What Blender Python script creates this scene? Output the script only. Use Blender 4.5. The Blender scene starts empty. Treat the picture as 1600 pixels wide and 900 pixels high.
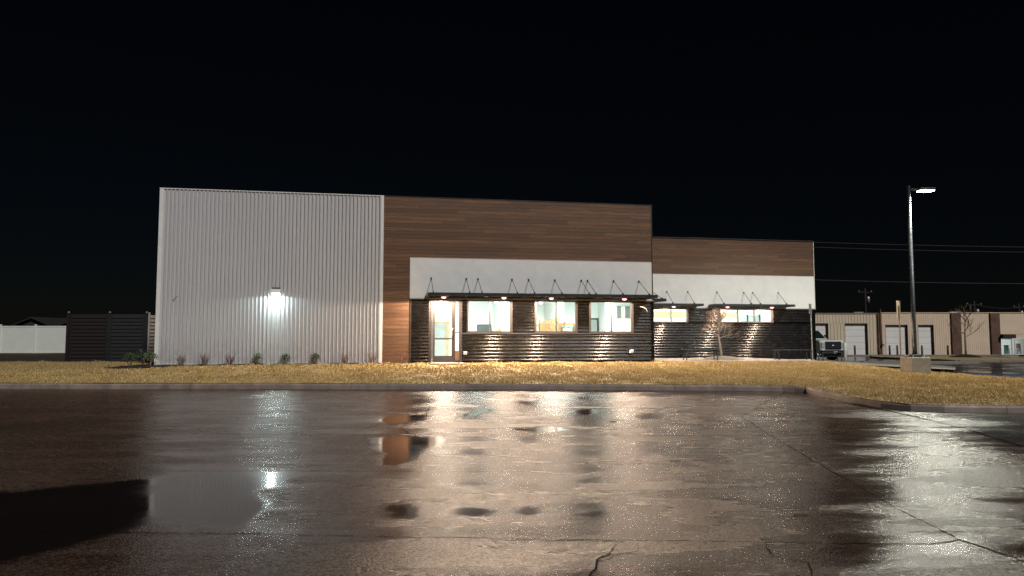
import bpy, bmesh, math, random
import numpy as np
from mathutils import Vector, Matrix
from mathutils.geometry import delaunay_2d_cdt
random.seed(7); RNG = np.random.default_rng(7)
PI = math.pi; R = math.radians
SC = bpy.context.scene; COL = SC.collection

# ------------------------------------------------------------ camera, sky, sun, exposure
cam_d = bpy.data.cameras.new('camera'); cam = bpy.data.objects.new('camera', cam_d); COL.objects.link(cam)
cam.location = (0, 0, 1.68); cam.rotation_euler = (R(90 + 3.97), 0, 0)
cam_d.sensor_width = 36; cam_d.lens = 36 * 1110 / 1600; cam_d.clip_start = .05; cam_d.clip_end = 3000
SC.camera = cam
SUN_AZ = math.atan2(.55, -.85)          # towards the light: x = sin, y = cos
SUN_EL = R(41)
world = bpy.data.worlds.new('World'); SC.world = world; world.use_nodes = True
wn = world.node_tree.nodes; wl = world.node_tree.links
sky = wn.new('ShaderNodeTexSky'); sky.sky_type = 'NISHITA'; sky.sun_disc = False
sky.sun_elevation = SUN_EL; sky.sun_rotation = SUN_AZ; sky.air_density = 1.0; sky.dust_density = .3; sky.ozone_density = 3
wn['Background'].inputs['Strength'].default_value = 0.0004
wl.new(sky.outputs['Color'], wn['Background'].inputs['Color'])
sd = bpy.data.lights.new('sun', 'SUN'); sd.energy = 1.65; sd.angle = R(5); sd.color = (1.0, .98, .97)
sun = bpy.data.objects.new('sun', sd); COL.objects.link(sun)
sdir = Vector((math.sin(SUN_AZ) * math.cos(SUN_EL), math.cos(SUN_AZ) * math.cos(SUN_EL), math.sin(SUN_EL)))
sun.rotation_euler = sdir.to_track_quat('Z', 'Y').to_euler()
SC.view_settings.view_transform = 'Standard'; SC.view_settings.look = 'None'
SC.view_settings.exposure = .3; SC.view_settings.gamma = 1; SC.view_settings.use_curve_mapping = False
SC.render.engine = 'CYCLES'
SC.cycles.use_denoising = True; SC.cycles.denoiser = 'OPENIMAGEDENOISE'; SC.cycles.denoising_input_passes = 'RGB_ALBEDO_NORMAL'; SC.cycles.denoising_prefilter = 'NONE'; SC.cycles.use_adaptive_sampling = False; SC.cycles.max_bounces = 8; SC.cycles.diffuse_bounces = 4
SC.cycles.transparent_max_bounces = 12; SC.cycles.sample_clamp_indirect = 2; SC.cycles.sample_clamp_direct = 36; SC.cycles.caustics_reflective = False; SC.cycles.caustics_refractive = False

# ------------------------------------------------------------ helpers
def tag(o, label=None, cat=None, group=None, kind=None):
    if label: o['label'] = label
    if cat: o['category'] = cat
    if group: o['group'] = group
    if kind: o['kind'] = kind
    return o
def empty(name, loc=(0, 0, 0), rz=0, label=None, cat=None, group=None, kind=None, parent=None):
    o = bpy.data.objects.new(name, None); COL.objects.link(o)
    o.location = loc; o.rotation_euler = (0, 0, rz); o.empty_display_size = .2
    if parent: o.parent = parent
    return tag(o, label, cat, group, kind)
class MB:
    def __init__(s): s.bm = bmesh.new()
    def box(s, x0, x1, y0, y1, z0, z1, rot=None, bev=0):
        c = Vector(((x0 + x1) / 2, (y0 + y1) / 2, (z0 + z1) / 2))
        m = Matrix.Translation(c)
        if rot is not None: m = m @ rot
        m = m @ Matrix.Diagonal((abs(x1 - x0), abs(y1 - y0), abs(z1 - z0), 1))
        r = bmesh.ops.create_cube(s.bm, size=1, matrix=m)
        if bev:
            es = list({e for v in r['verts'] for e in v.link_edges})
            bmesh.ops.bevel(s.bm, geom=es, offset=bev, segments=2, affect='EDGES', profile=.5)
        return s
    def tube(s, pts, rad, n=8, cap=True):
        pts = [Vector(p) for p in pts]
        if not hasattr(rad, '__len__'): rad = [rad] * len(pts)
        rings = []; prev = None
        for i, p in enumerate(pts):
            d = (pts[min(i + 1, len(pts) - 1)] - pts[max(i - 1, 0)])
            if d.length < 1e-9: d = Vector((0, 0, 1))
            d.normalize()
            if prev is None:
                a = d.cross(Vector((0, 0, 1)));
                if a.length < 1e-3: a = Vector((1, 0, 0))
            else:
                a = prev - d * prev.dot(d)
                if a.length < 1e-4: a = d.orthogonal()
            a.normalize(); prev = a; b = d.cross(a)
            rings.append([s.bm.verts.new(p + (a * math.cos(2 * PI * k / n) + b * math.sin(2 * PI * k / n)) * rad[i]) for k in range(n)])
        for q, w in zip(rings, rings[1:]):
            for k in range(n):
                f = s.bm.faces.new((q[k], q[(k + 1) % n], w[(k + 1) % n], w[k])); f.smooth = n > 5
        if cap and n > 2:
            s.bm.faces.new(rings[0][::-1]); s.bm.faces.new(rings[-1])
        return s
    def prism(s, poly, axis, a, b):
        """poly: 2-D outline extruded along axis from a to b"""
        def P(u, v, w):
            return (w, u, v) if axis == 'x' else ((u, w, v) if axis == 'y' else (u, v, w))
        A = [s.bm.verts.new(P(u, v, a)) for u, v in poly]; B = [s.bm.verts.new(P(u, v, b)) for u, v in poly]
        s.bm.faces.new(A); s.bm.faces.new(B[::-1]); n = len(poly)
        for k in range(n): s.bm.faces.new((A[k], B[k], B[(k + 1) % n], A[(k + 1) % n]))
        return s
    def lathe(s, prof, c, n=16, axis='z'):
        rings = []
        for r, h in prof:
            ring = []
            for k in range(n):
                a = 2 * PI * k / n; x, y = r * math.cos(a), r * math.sin(a)
                p = (x, y, h) if axis == 'z' else ((h, x, y) if axis == 'x' else (x, h, y))
                ring.append(s.bm.verts.new((c[0] + p[0], c[1] + p[1], c[2] + p[2])))
            rings.append(ring)
        for q, w in zip(rings, rings[1:]):
            for k in range(n):
                f = s.bm.faces.new((q[k], q[(k + 1) % n], w[(k + 1) % n], w[k])); f.smooth = True
        s.bm.faces.new(rings[0][::-1]); s.bm.faces.new(rings[-1]); return s
    def build(s, name, mat, parent=None, loc=None, rz=None):
        bmesh.ops.recalc_face_normals(s.bm, faces=s.bm.faces[:])
        me = bpy.data.meshes.new(name); s.bm.to_mesh(me); s.bm.free(); me.materials.append(mat)
        o = bpy.data.objects.new(name, me); COL.objects.link(o)
        if parent: o.parent = parent
        if loc is not None: o.location = loc
        if rz is not None: o.rotation_euler = (0, 0, rz)
        return o
def box(name, mat, parent, *a, bev=0): return MB().box(*a, bev=bev).build(name, mat, parent)
def raw_mesh(name, verts, faces, mat, parent=None, smooth=False):
    me = bpy.data.meshes.new(name); me.from_pydata(verts, [], faces); me.materials.append(mat)
    if smooth: me.polygons.foreach_set('use_smooth', [True] * len(me.polygons))
    me.update(); o = bpy.data.objects.new(name, me); COL.objects.link(o)
    if parent: o.parent = parent
    return o
def link_copy(o, parent=None, loc=None, scale=None):
    c = o.copy(); COL.objects.link(c)
    if parent: c.parent = parent
    if loc is not None: c.location = loc
    if scale is not None: c.scale = scale
    return c
def light(name, kind, loc, energy, color, parent=None, rot=(0, 0, 0), **kw):
    d = bpy.data.lights.new(name, kind); d.energy = energy; d.color = color
    for k, v in kw.items(): setattr(d, k, v)
    o = bpy.data.objects.new(name, d); COL.objects.link(o); o.location = loc; o.rotation_euler = rot
    if parent: o.parent = parent
    return o

# ------------------------------------------------------------ materials
class NT:
    def __init__(s, name):
        s.m = bpy.data.materials.new(name); s.m.use_nodes = True; s.t = s.m.node_tree
        s.b = s.t.nodes['Principled BSDF']; s.out = s.t.nodes['Material Output']
    def n(s, typ, props=None, **inp):
        x = s.t.nodes.new(typ)
        for k, v in (props or {}).items(): setattr(x, k, v)
        for k, v in inp.items(): s.set(x, k.replace('_', ' '), v)
        return x
    def set(s, x, k, v):
        i = x.inputs[int(k)] if isinstance(k, int) or k.isdigit() else x.inputs[k]
        if isinstance(v, bpy.types.NodeSocket): s.t.links.new(v, i)
        elif isinstance(v, bpy.types.Node): s.t.links.new(v.outputs[0], i)
        else: i.default_value = v
    def math(s, op, a, b=0.0, clamp=False):
        x = s.n('ShaderNodeMath', {'operation': op, 'use_clamp': clamp}); s.set(x, 0, a); s.set(x, 1, b); return x.outputs[0]
    def noise(s, vec, scale, detail=4, rough=.55):
        x = s.n('ShaderNodeTexNoise', Scale=scale, Detail=detail, Roughness=rough)
        if vec is not None: s.set(x, 'Vector', vec)
        return x.outputs['Fac']
    def rng(s, v, a, b, c=0.0, d=1.0, smooth=False):
        x = s.n('ShaderNodeMapRange', {'clamp': True, 'interpolation_type': 'SMOOTHSTEP' if smooth else 'LINEAR'})
        for k, q in enumerate((v, a, b, c, d)): s.set(x, k, q)
        return x.outputs[0]
    def mix(s, f, a, b):
        x = s.n('ShaderNodeMix', {'data_type': 'RGBA'}); s.set(x, 0, f); s.set(x, 6, a); s.set(x, 7, b); return x.outputs[2]
    def pos(s): return s.n('ShaderNodeNewGeometry').outputs['Position']
    def scaled(s, vec, sc, rz=0):
        v = vec
        if rz:
            r = s.n('ShaderNodeVectorRotate', {'rotation_type': 'Z_AXIS'}); s.set(r, 'Vector', v); s.set(r, 'Angle', rz); v = r.outputs[0]
        x = s.n('ShaderNodeVectorMath', {'operation': 'MULTIPLY'}); s.set(x, 0, v); x.inputs[1].default_value = sc; return x.outputs[0]
    def bump(s, h, strength=.3, dist=.01):
        x = s.n('ShaderNodeBump', Strength=strength, Distance=dist, Height=h); s.set(s.b, 'Normal', x.outputs[0]); return x
    def P(s, **k):
        for a, v in k.items(): s.set(s.b, a.replace('_', ' '), v)
        return s
def c4(c): return (c[0], c[1], c[2], 1)
def simple(name, col, rough=.6, metal=0, var=.25, scale=6, rvar=.1, bump=0, bscale=40):
    """plain material with mottled colour, uneven gloss and faint relief"""
    t = NT(name); p = t.pos(); n = t.noise(p, scale, 5)
    a = [max(0, x * (1 - var)) for x in col]; b = [min(1, x * (1 + var)) for x in col]
    t.P(Base_Color=t.mix(t.rng(n, .3, .7), c4(a), c4(b)), Metallic=metal,
        Roughness=t.rng(t.noise(p, scale * 2.3, 4), .3, .7, max(.02, rough - rvar), min(1, rough + rvar)))
    if bump: t.bump(t.noise(p, bscale, 4), bump, .01)
    return t.m
def emit(name, col, strength):
    t = NT(name); t.P(Base_Color=c4(col), Emission_Color=c4(col), Emission_Strength=strength); t.m.cycles.emission_sampling = 'NONE'; return t.m
TH = R(10.34)
M = {}
M['white_metal'] = simple('white_metal', (.62, .61, .61), .42, 0, .06, 1.2, .08)
def ribbed_mat():
    t = NT('ribbed_white'); p = t.pos(); st = t.noise(t.scaled(p, (9, 9, .25), -TH), 1.0, 5, .65); n = t.noise(p, .7, 4)
    sp = t.n('ShaderNodeSeparateXYZ'); t.set(sp, 0, p); low = t.math('MULTIPLY', t.rng(sp.outputs['Z'], .8, 1.7, 1, 0), t.rng(t.noise(p, 5, 5), .35, .7))
    c = t.mix(t.rng(st, .35, .72, 0, .55), (.56, .555, .56, 1), (.43, .42, .415, 1)); c = t.mix(t.rng(n, .4, .7, 0, .3), c, (.48, .48, .49, 1)); c = t.mix(t.math('MULTIPLY', low, .55), c, (.30, .25, .21, 1))
    t.P(Base_Color=c, Roughness=t.rng(st, .3, .7, .30, .46)); t.bump(t.noise(t.scaled(p, (1, 1, .5)), 1.6, 2), .25, .02); return t.m
M['ribbed_white'] = ribbed_mat()
M['white_trim'] = simple('white_trim', (.78, .78, .76), .4, 0, .05, 3)
M['black_metal'] = simple('black_metal', (.002, .002, .0025), .25, .0, .2, 2, .06)
M['black_metal'].node_tree.nodes['Principled BSDF'].inputs['Specular IOR Level'].default_value = .36
M['bronze'] = simple('bronze_frame', (.035, .030, .029), .45, .1, .15, 5)
M['canopy'] = simple('canopy_metal', (.03, .034, .035), .4, .3, .2, 3)
M['rod'] = simple('rod_steel', (.04, .04, .042), .45, .5, .2, 5)
M['flash'] = simple('flashing', (.45, .40, .37), .35, .4, .1, 5)
M['dark_body'] = simple('dark_wall', (.05, .05, .05), .7, 0, .2, 2)
M['plaster'] = simple('interior_paint', (.82, .84, .82), .7, 0, .02, 1.5)
M['int_floor'] = simple('interior_floor', (.42, .40, .37), .6, 0, .15, 2)
M['concrete'] = simple('concrete', (.22, .20, .175), .75, 0, .22, 4, .1, .4, 60)
M['kerb'] = simple('kerb_concrete', (.27, .215, .18), .6, 0, .3, 3, .15, .4, 50)
M['mulch'] = simple('mulch', (.022, .016, .012), .9, 0, .6, 30, .05, 1, 60)
M['soil'] = simple('soil', (.03, .019, .009), .9, 0, .7, 3, .05, 1, 25)
M['bark'] = simple('bark', (.16, .12, .095), .8, 0, .3, 20)
M['bark_pale'] = simple('pale_bark', (.30, .25, .20), .8, 0, .3, 20)
M['twig'] = simple('red_twig', (.14, .06, .045), .7, 0, .3, 20)
M['gate_brown'] = simple('gate_brown', (.010, .005, .006), .8, 0, .2, 5)
M['gate_dark'] = simple('gate_dark', (.014, .015, .018), .7, 0, .2, 5)
M['gate_light'] = simple('gate_tan', (.50, .42, .36), .5, 0, .1, 5)
M['vinyl'] = simple('vinyl', (.74, .77, .70), .45, 0, .04, 2)
M['galv'] = simple('galvanised', (.34, .33, .31), .45, .6, .15, 12)
M['tan_metal'] = simple('tan_metal', (.70, .60, .43), .5, 0, .06, 1)
M['beige_metal'] = simple('beige_metal', (.80, .63, .46), .5, 0, .06, 1)
M['door_white'] = simple('door_white', (.86, .85, .80), .5, 0, .05, 1)
M['rust'] = simple('rust_post', (.16, .09, .05), .7, 0, .3, 8)
M['truck_white'] = simple('truck_paint', (.68, .68, .64), .22, 0, .03, 2)
M['truck_black'] = simple('truck_plastic', (.02, .02, .021), .4, 0, .2, 8)
M['chrome'] = simple('chrome', (.6, .6, .6), .2, .9, .1, 5)
M['tyre'] = simple('tyre', (.016, .016, .016), .85, 0, .3, 20)
M['osb'] = simple('plywood', (.46, .33, .19), .7, 0, .25, 7)
M['lumber'] = simple('lumber', (.26, .17, .085), .7, 0, .3, 12)
M['interior_dark'] = simple('dark_room', (.05, .075, .09), .5, 0, .3, 2)
M['curtain'] = simple('grey_panel', (.34, .38, .38), .7, 0, .2, 3)
M['orange'] = simple('orange_bucket', (.55, .16, .06), .5, 0, .1, 5)
M['teal'] = simple('teal_sheet', (.10, .26, .22), .6, 0, .6, 9)
M['roof'] = simple('roof_membrane', (.05, .05, .05), .8, 0, .2, 2)
M['shingle'] = simple('shingle', (.008, .008, .008), .9, 0, .3, 8)
M['siding'] = simple('house_siding', (.022, .025, .024), .7, 0, .2, 2)
M['plastic_white'] = simple('white_plastic', (.7, .7, .68), .4, 0, .05, 8)
M['wire'] = simple('cable', (.022, .022, .022), .6, 0, .1, 3)
M['wood_pole'] = simple('wood_pole', (.014, .012, .010), .9, 0, .3, 6)
M['steel_dark'] = simple('painted_steel', (.045, .05, .055), .30, .2, .2, 4)
M['leafA'] = simple('evergreen_leaf', (.055, .085, .03), .5, 0, .5, 25)
M['lens_warm'] = emit('warm_lens', (1, .45, .46), 3.0)
M['lens_cool'] = emit('cool_lens', (.88, 1, .97), 16)
M['lens_pole'] = emit('pole_lens', (1, .98, .86), 22)
M['ceil_lamp'] = emit('ceiling_lamp', (.93, 1, .96), 3)
M['headlamp'] = simple('headlamp_glass', (.5, .52, .5), .1, .2, .1, 6)

def glass(name, tint=(1, 1, 1), refl=.06):
    t = NT(name); tr = t.n('ShaderNodeBsdfTransparent', Color=c4(tint)); gl = t.n('ShaderNodeBsdfGlossy', Roughness=.03)
    lw = t.n('ShaderNodeLayerWeight', Blend=.25)
    mx = t.n('ShaderNodeMixShader'); t.set(mx, 0, t.rng(lw.outputs['Facing'], 0, 1, refl, .7))
    t.set(mx, 1, tr.outputs[0]); t.set(mx, 2, gl.outputs[0]); t.t.links.new(mx.outputs[0], t.out.inputs[0]); return t.m
M['glass'] = glass('window_glass', (.95, 1, .98)); M['car_glass'] = simple('car_glass', (.012, .02, .018), .06, 0, .2, 2, .02)

def wood_mat():
    t = NT('wood_plank'); p = t.pos(); v = t.scaled(p, (.9, 1, 34), -TH)
    g = t.noise(v, 1.6, 6, .6); v2 = t.scaled(p, (3.5, 1, 130), -TH); g2 = t.noise(v2, 1.2, 4)
    oi = t.n('ShaderNodeObjectInfo').outputs['Random']
    tone = t.mix(oi, (.075, .038, .021, 1), (.23, .122, .060, 1))
    dark = t.mix(t.rng(g, .35, .68), (.085, .043, .023, 1), tone)
    col = t.mix(t.rng(g2, .3, .75, 0, .28), dark, (.22, .125, .068, 1))
    t.P(Base_Color=col, Roughness=t.rng(g, .3, .7, .42, .6)); t.bump(g2, .15, .004); return t.m
M['wood'] = wood_mat()
def brick_mat():
    t = NT('brick_pier'); p = t.scaled(t.pos(), (1, 1, 1)); b = t.n('ShaderNodeTexBrick', Scale=4.2, Mortar_Size=.02)
    v = t.n('ShaderNodeVectorRotate', {'rotation_type': 'X_AXIS'}); t.set(v, 'Vector', p); t.set(v, 'Angle', R(90)); t.set(b, 'Vector', v.outputs[0])
    b.inputs['Color1'].default_value = (.19, .085, .045, 1); b.inputs['Color2'].default_value = (.11, .055, .032, 1); b.inputs['Mortar'].default_value = (.2, .16, .12, 1)
    n = t.noise(p, 1.4, 5); t.P(Base_Color=t.mix(t.rng(n, .35, .65, 0, .6), b.outputs['Color'], (.07, .035, .022, 1)), Roughness=.85); return t.m
M['brick'] = brick_mat()
def grass_mat(name, blades):
    t = NT(name); p = t.pos(); n = t.noise(p, .9, 5); n2 = t.noise(p, 7, 4)
    c = t.mix(t.rng(n, .35, .65), (.42, .30, .11, 1), (.53, .40, .18, 1))
    c = t.mix(t.rng(n2, .4, .7, 0, .7), c, (.22, .14, .045, 1))
    if blades:
        r = t.n('ShaderNodeNewGeometry').outputs['Random Per Island']
        c = t.mix(t.rng(r, .55, 1, 0, .75), c, (.62, .48, .24, 1)); c = t.mix(t.rng(r, 0, .25, .75, 0), c, (.11, .075, .025, 1))
    t.P(Base_Color=c, Roughness=.75)
    if not blades: t.bump(n2, 1, .03)
    return t.m
M['grass'] = grass_mat('lawn_base', False); M['blade'] = grass_mat('grass_blade', True)
def asphalt(name, dark, lite, r_wet, r_dry, attr=True, bs=.55):
    t = NT(name); p = t.pos()
    sp = t.n('ShaderNodeTexVoronoi', Scale=70.); t.set(sp, 'Vector', p); sp2 = t.n('ShaderNodeTexVoronoi', Scale=34.); t.set(sp2, 'Vector', p)
    fine = t.noise(p, 40, 3, .75); big = t.noise(p, .4, 3, .5); mid = t.noise(p, 2.1, 5, .6)
    streak = t.noise(t.scaled(p, (.35, 1.25, 1)), 1.2, 5, .62)
    if attr:
        a = t.n('ShaderNodeAttribute', {'attribute_name': 'water'}).outputs['Fac']
        e = t.math('ADD', t.math('MULTIPLY', t.math('SUBTRACT', mid, .5), .75), t.math('MULTIPLY', t.math('SUBTRACT', t.noise(p, 9, 4, .65), .5), .35)); w = t.rng(t.math('ADD', a, e), .30, .74, 0, 1, True)
    else: w = t.rng(t.noise(t.scaled(p, (1, .6, 1)), .35, 3), .56, .64, 0, 1, True)
    damp = t.rng(t.math('ADD', t.math('MULTIPLY', big, .42), t.math('MULTIPLY', streak, .58)), .40, .61, 0, 1, True)
    col = t.mix(t.rng(fine, .35, .65), c4(dark), c4(lite))
    col = t.mix(t.rng(sp.outputs['Color'], .55, .9, 0, .85), col, c4([x * 2.6 for x in lite])); col = t.mix(t.rng(sp2.outputs['Color'], .5, .1, 0, .7), col, c4([x * .3 for x in dark]))
    col = t.mix(t.math('MULTIPLY', damp, .35), col, c4([x * .6 for x in dark])); col = t.mix(w, col, c4([x * .45 for x in dark]))
    rough = t.rng(damp, 0, 1, r_dry, r_wet)
    rm = t.n('ShaderNodeMix', {'data_type': 'FLOAT'}); t.set(rm, 0, w); t.set(rm, 2, rough); t.set(rm, 3, t.rng(t.noise(p, 1.3, 4, .6), .35, .7, .05, .17))
    # water film between the stones: some grains stand dry, others glint
    gl = t.math('ADD', t.math('GREATER_THAN', sp.outputs['Color'], .62), t.math('MULTIPLY', t.rng(sp2.outputs['Color'], .35, .8, 0, 1), .7))
    gl = t.rng(t.math('MULTIPLY', gl, t.rng(fine, .3, .7, .35, 1.7)), 0.0, 1.5, .30, 2.0)
    sm = t.n('ShaderNodeMix', {'data_type': 'FLOAT'}); t.set(sm, 0, w); t.set(sm, 2, gl); t.set(sm, 3, .5)
    t.P(Base_Color=col, Roughness=rm.outputs[0], IOR=1.55, Specular_IOR_Level=sm.outputs[0])
    h = t.math('ADD', t.math('ADD', t.math('MULTIPLY', sp.outputs['Distance'], -.6), t.math('MULTIPLY', sp2.outputs['Distance'], -.7)), t.math('ADD', t.math('MULTIPLY', t.noise(p, 95, 2, .6), .8), t.math('MULTIPLY', mid, .4)))
    b = t.bump(h, .5, .014); t.set(b, 'Strength', t.math('MULTIPLY', t.math('SUBTRACT', 1.0, w), t.rng(damp, 0, 1, bs, bs * .35)))
    return t.m
M['asphalt'] = asphalt('wet_asphalt', (.027, .0175, .013), (.098, .058, .040), .13, .32, True, .32)
M['apron'] = asphalt('apron_asphalt', (.022, .024, .024), (.05, .052, .048), .15, .3, False, .3)
M['road'] = asphalt('road_asphalt', (.012, .014, .017), (.03, .033, .036), .12, .32, False, .3)
M['crack'] = simple('crack_fill', (.006, .005, .0045), .95, 0, .3, 10); M['crack'].node_tree.nodes['Principled BSDF'].inputs['Specular IOR Level'].default_value = .05
M['ground'] = simple('far_ground', (.02, .017, .012), .95, 0, .5, .5)

# ------------------------------------------------------------ building frame (s along the front, d into the depth, z up)
O = Vector((-11.736, 23.472, 0)); EX = Vector((math.cos(TH), math.sin(TH), 0)); EI = Vector((-math.sin(TH), math.cos(TH), 0))
def W(s, d, z=0.0): v = O + EX * s + EI * d; return Vector((v.x, v.y, z))
def W2(s, d): v = W(s, d); return (v.x, v.y)

# ------------------------------------------------------------ ground, pavement, lawn
def pv(y): t = np.clip((y - 9) / 9.7, 0, 1.15); return .3 * t ** 1.5 + .003 * np.clip(y - 5.5, 0, 2)
g = 1200.
tag(raw_mesh('ground', [(-g, -g, -.4), (g, -g, -.4), (g, g, -.4), (-g, g, -.4)], [(0, 1, 2, 3)], M['ground']), kind='structure')

KERB = [(-34, 19.15), (-26, 19.08), (-19, 19.03), (-11.9, 18.98), (-7.8, 18.93), (-3.4, 18.88), (1.05, 18.8), (5.3, 18.6), (7.05, 18.45), (7.45, 18.15), (7.55, 17.3), (7.7, 16.2), (7.95, 15.45), (8.3, 15.0), (8.9, 14.75), (10.0, 14.66), (11.8, 14.64), (15.5, 14.7), (21, 14.8)]
BACK = [(24, 17.5), (19.2, 20.6), (16.9, 23.4), (15.4, 26.7), (13.9, 27.9), (12.75, 29.7), W2(23.5, 1.15), W2(19.5, .75), W2(17.32, .55), W2(17.34, -.02), W2(12, -.02), W2(7.3, -.02), W2(.02, -.02), W2(-.05, 2.5), (-14.6, 29.4), (-19, 29.7), (-34, 30.5)]
LAWN = KERB + BACK
ctl = [(x, y, float(pv(np.array(y))) + .145) for x, y in KERB] + [(24, 17.5, .3), (19.2, 20.6, .32), (16.9, 23.4, .33), (15.4, 26.7, .38), (14.2, 25, .41), (13.9, 27.9, .55), (12.75, 29.7, .69), (*W2(23.5, 1.15), .71), (*W2(19.5, .75), .73), (*W2(17.3, 0), .765), (*W2(12, 0), .775), (*W2(7.3, 0), .78), (*W2(3, 0), .775), (*W2(0, 0), .76), (*W2(-.05, 2.5), .73), (-14.6, 29.4, .66), (-19, 29.7, .64), (-34, 30.5, .62), (-22, 24, .56), (12, 19.5, .36), (0, 21.5, .60), (-8, 21.2, .61)]
ctl = np.array(ctl); _d = np.hypot(ctl[:, None, 0] - ctl[None, :, 0], ctl[:, None, 1] - ctl[None, :, 1]); _n = len(ctl)
_A = np.zeros((_n + 3, _n + 3)); _A[:_n, :_n] = _d; _A[:_n, _n] = 1; _A[:_n, _n + 1:] = ctl[:, :2]; _A[_n, :_n] = 1; _A[_n + 1:, :_n] = ctl[:, :2].T
_w = np.linalg.solve(_A, np.append(ctl[:, 2], [0, 0, 0]))
def LH(x, y):
    x = np.atleast_1d(np.asarray(x, float)); y = np.atleast_1d(np.asarray(y, float))
    d = np.hypot(x[:, None] - ctl[None, :, 0], y[:, None] - ctl[None, :, 1]); return d @ _w[:_n] + _w[_n] + _w[_n + 1] * x + _w[_n + 2] * y
def lh(x, y): return float(LH(x, y)[0])
def in_poly(x, y, poly):
    ins = np.zeros(len(x), bool); n = len(poly)
    for k in range(n):
        (x0, y0), (x1, y1) = poly[k], poly[(k + 1) % n]
        if y0 == y1: continue
        c = ((y0 > y) != (y1 > y)) & (x < (x1 - x0) * (y - y0) / (y1 - y0) + x0); ins ^= c
    return ins
def poly_dist(x, y, poly):
    best = np.full(len(x), 1e9); n = len(poly)
    for k in range(n):
        (x0, y0), (x1, y1) = poly[k], poly[(k + 1) % n]; dx, dy = x1 - x0, y1 - y0
        t = np.clip(((x - x0) * dx + (y - y0) * dy) / (dx * dx + dy * dy + 1e-12), 0, 1)
        best = np.minimum(best, np.hypot(x - x0 - t * dx, y - y0 - t * dy))
    return best
def sheet(name, poly, hfun, mat, step=1.0, kind='structure'):
    """a polygon filled with interior points and draped over a height function"""
    xs = [p[0] for p in poly]; ys = [p[1] for p in poly]; pts = []
    n = len(poly)
    for k in range(n):
        a = Vector(poly[k]); b = Vector(poly[(k + 1) % n]); m = max(1, int((b - a).length / step))
        pts += [a.lerp(b, i / m) for i in range(m)]
    nb = len(pts)
    gx, gy = np.meshgrid(np.arange(min(xs), max(xs), step), np.arange(min(ys), max(ys), step)); gx = gx.ravel(); gy = gy.ravel()
    ok = in_poly(gx, gy, poly); gx, gy = gx[ok], gy[ok]; ok = poly_dist(gx, gy, poly) > step * .4
    pts += [Vector((a, b)) for a, b in zip(gx[ok], gy[ok])]
    v, e, f, *_ = delaunay_2d_cdt(pts, [], [list(range(nb))], 1, 1e-5)
    z = hfun(np.array([q.x for q in v]), np.array([q.y for q in v]))
    return tag(raw_mesh(name, [(q.x, q.y, float(h)) for q, h in zip(v, z)], f, mat, None, True), kind=kind)
sheet('lawn', LAWN, lambda x, y: LH(x, y), M['grass'], .7)

# parking surface with puddles in its hollows
xs = np.concatenate([np.arange(-60, -12, 4.), np.arange(-12, 10, .09), np.arange(10, 60.1, 4.)])
ys = np.concatenate([np.arange(-40, 3, 4.), np.arange(3, 16, .09), np.arange(16, 19.6, .4)])
X, Y = np.meshgrid(xs, ys); xf, yf = X.ravel(), Y.ravel()
PUD = [([(-9.5, 6.4), (-7.4, 7.5), (-5.4, 7.9), (-4.3, 8.6), (-3.75, 9.1), (-2.75, 9.05), (-2.5, 8.75), (-2.72, 7.9), (-2.35, 7.05), (-2.43, 6.4), (-3.2, 6.6), (-3.45, 6.0), (-3.85, 5.3), (-5.2, 4.6), (-8.5, 5.0)], .28),
       ([(-2.35, 11.7), (-1.9, 11.95), (-1.2, 11.8), (-1.05, 11.2), (-1.25, 10.4), (-1.35, 9.8), (-1.55, 9.4), (-1.75, 9.4), (-1.9, 10.3)], .24),
       ([(-.72, 6.96), (-.60, 7.10), (-.44, 7.22), (-.30, 7.10), (-.10, 6.98), (.02, 7.08), (.14, 7.2), (.28, 7.08), (.40, 6.97), (.22, 6.86), (.10, 6.78), (-.04, 6.88), (-.2, 6.84), (-.36, 6.77), (-.55, 6.84)], .17),
       ([(-1.42, 7.1), (-1.2, 7.28), (-1.0, 7.25), (-.82, 7.0), (-.85, 6.72), (-1.1, 6.7), (-1.3, 6.9)], .34), ([(.60, 6.88), (.72, 7.02), (.9, 7.06), (.92, 6.8), (.74, 6.74)], .28),
       ([(-1.08, 14.2), (-.8, 14.9), (-.45, 15.35), (-.40, 15.0), (-.62, 14.5), (-.85, 14.0)], .22), ([(1.2, 14.9), (1.5, 15.2), (1.95, 15.15), (1.9, 14.75), (1.45, 14.4)], .25),
       ([(-2.9, 13.6), (-2.3, 14.4), (-1.6, 14.3), (-1.5, 13.7), (-2.2, 13.2)], .45), ([(-.1, 12.6), (.7, 12.95), (1.1, 12.5), (.5, 12.1)], .3)]
water = np.zeros(len(xf))
for poly, soft in PUD:
    sdv = poly_dist(xf, yf, poly) * np.where(in_poly(xf, yf, poly), 1, -1); water = np.maximum(water, np.clip(.5 + sdv / (2 * soft), 0, 1))
zf = pv(yf) + .006 * np.sin(xf * .9 + 1.3) * np.sin(yf * .7) * np.clip((yf - 9) / 3, 0, 1)
nx, ny = len(xs), len(ys); ii = (np.arange(ny - 1)[:, None] * nx + np.arange(nx - 1)[None, :]).ravel()
fc = np.stack([ii, ii + 1, ii + nx + 1, ii + nx], 1)
cx, cy = xf[fc].mean(1), yf[fc].mean(1); keep = ~(in_poly(cx, cy, LAWN) & (poly_dist(cx, cy, LAWN) > .35)) & ~((cx > 15) & (cy > 14.7)); fc = fc[keep]
pave = raw_mesh('parking_lot', np.stack([xf, yf, zf], 1).tolist(), fc.tolist(), M['asphalt'], None, True); tag(pave, kind='structure')
at_ = pave.data.attributes.new('water', 'FLOAT', 'POINT'); at_.data.foreach_set('value', water.astype(np.float32))
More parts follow.
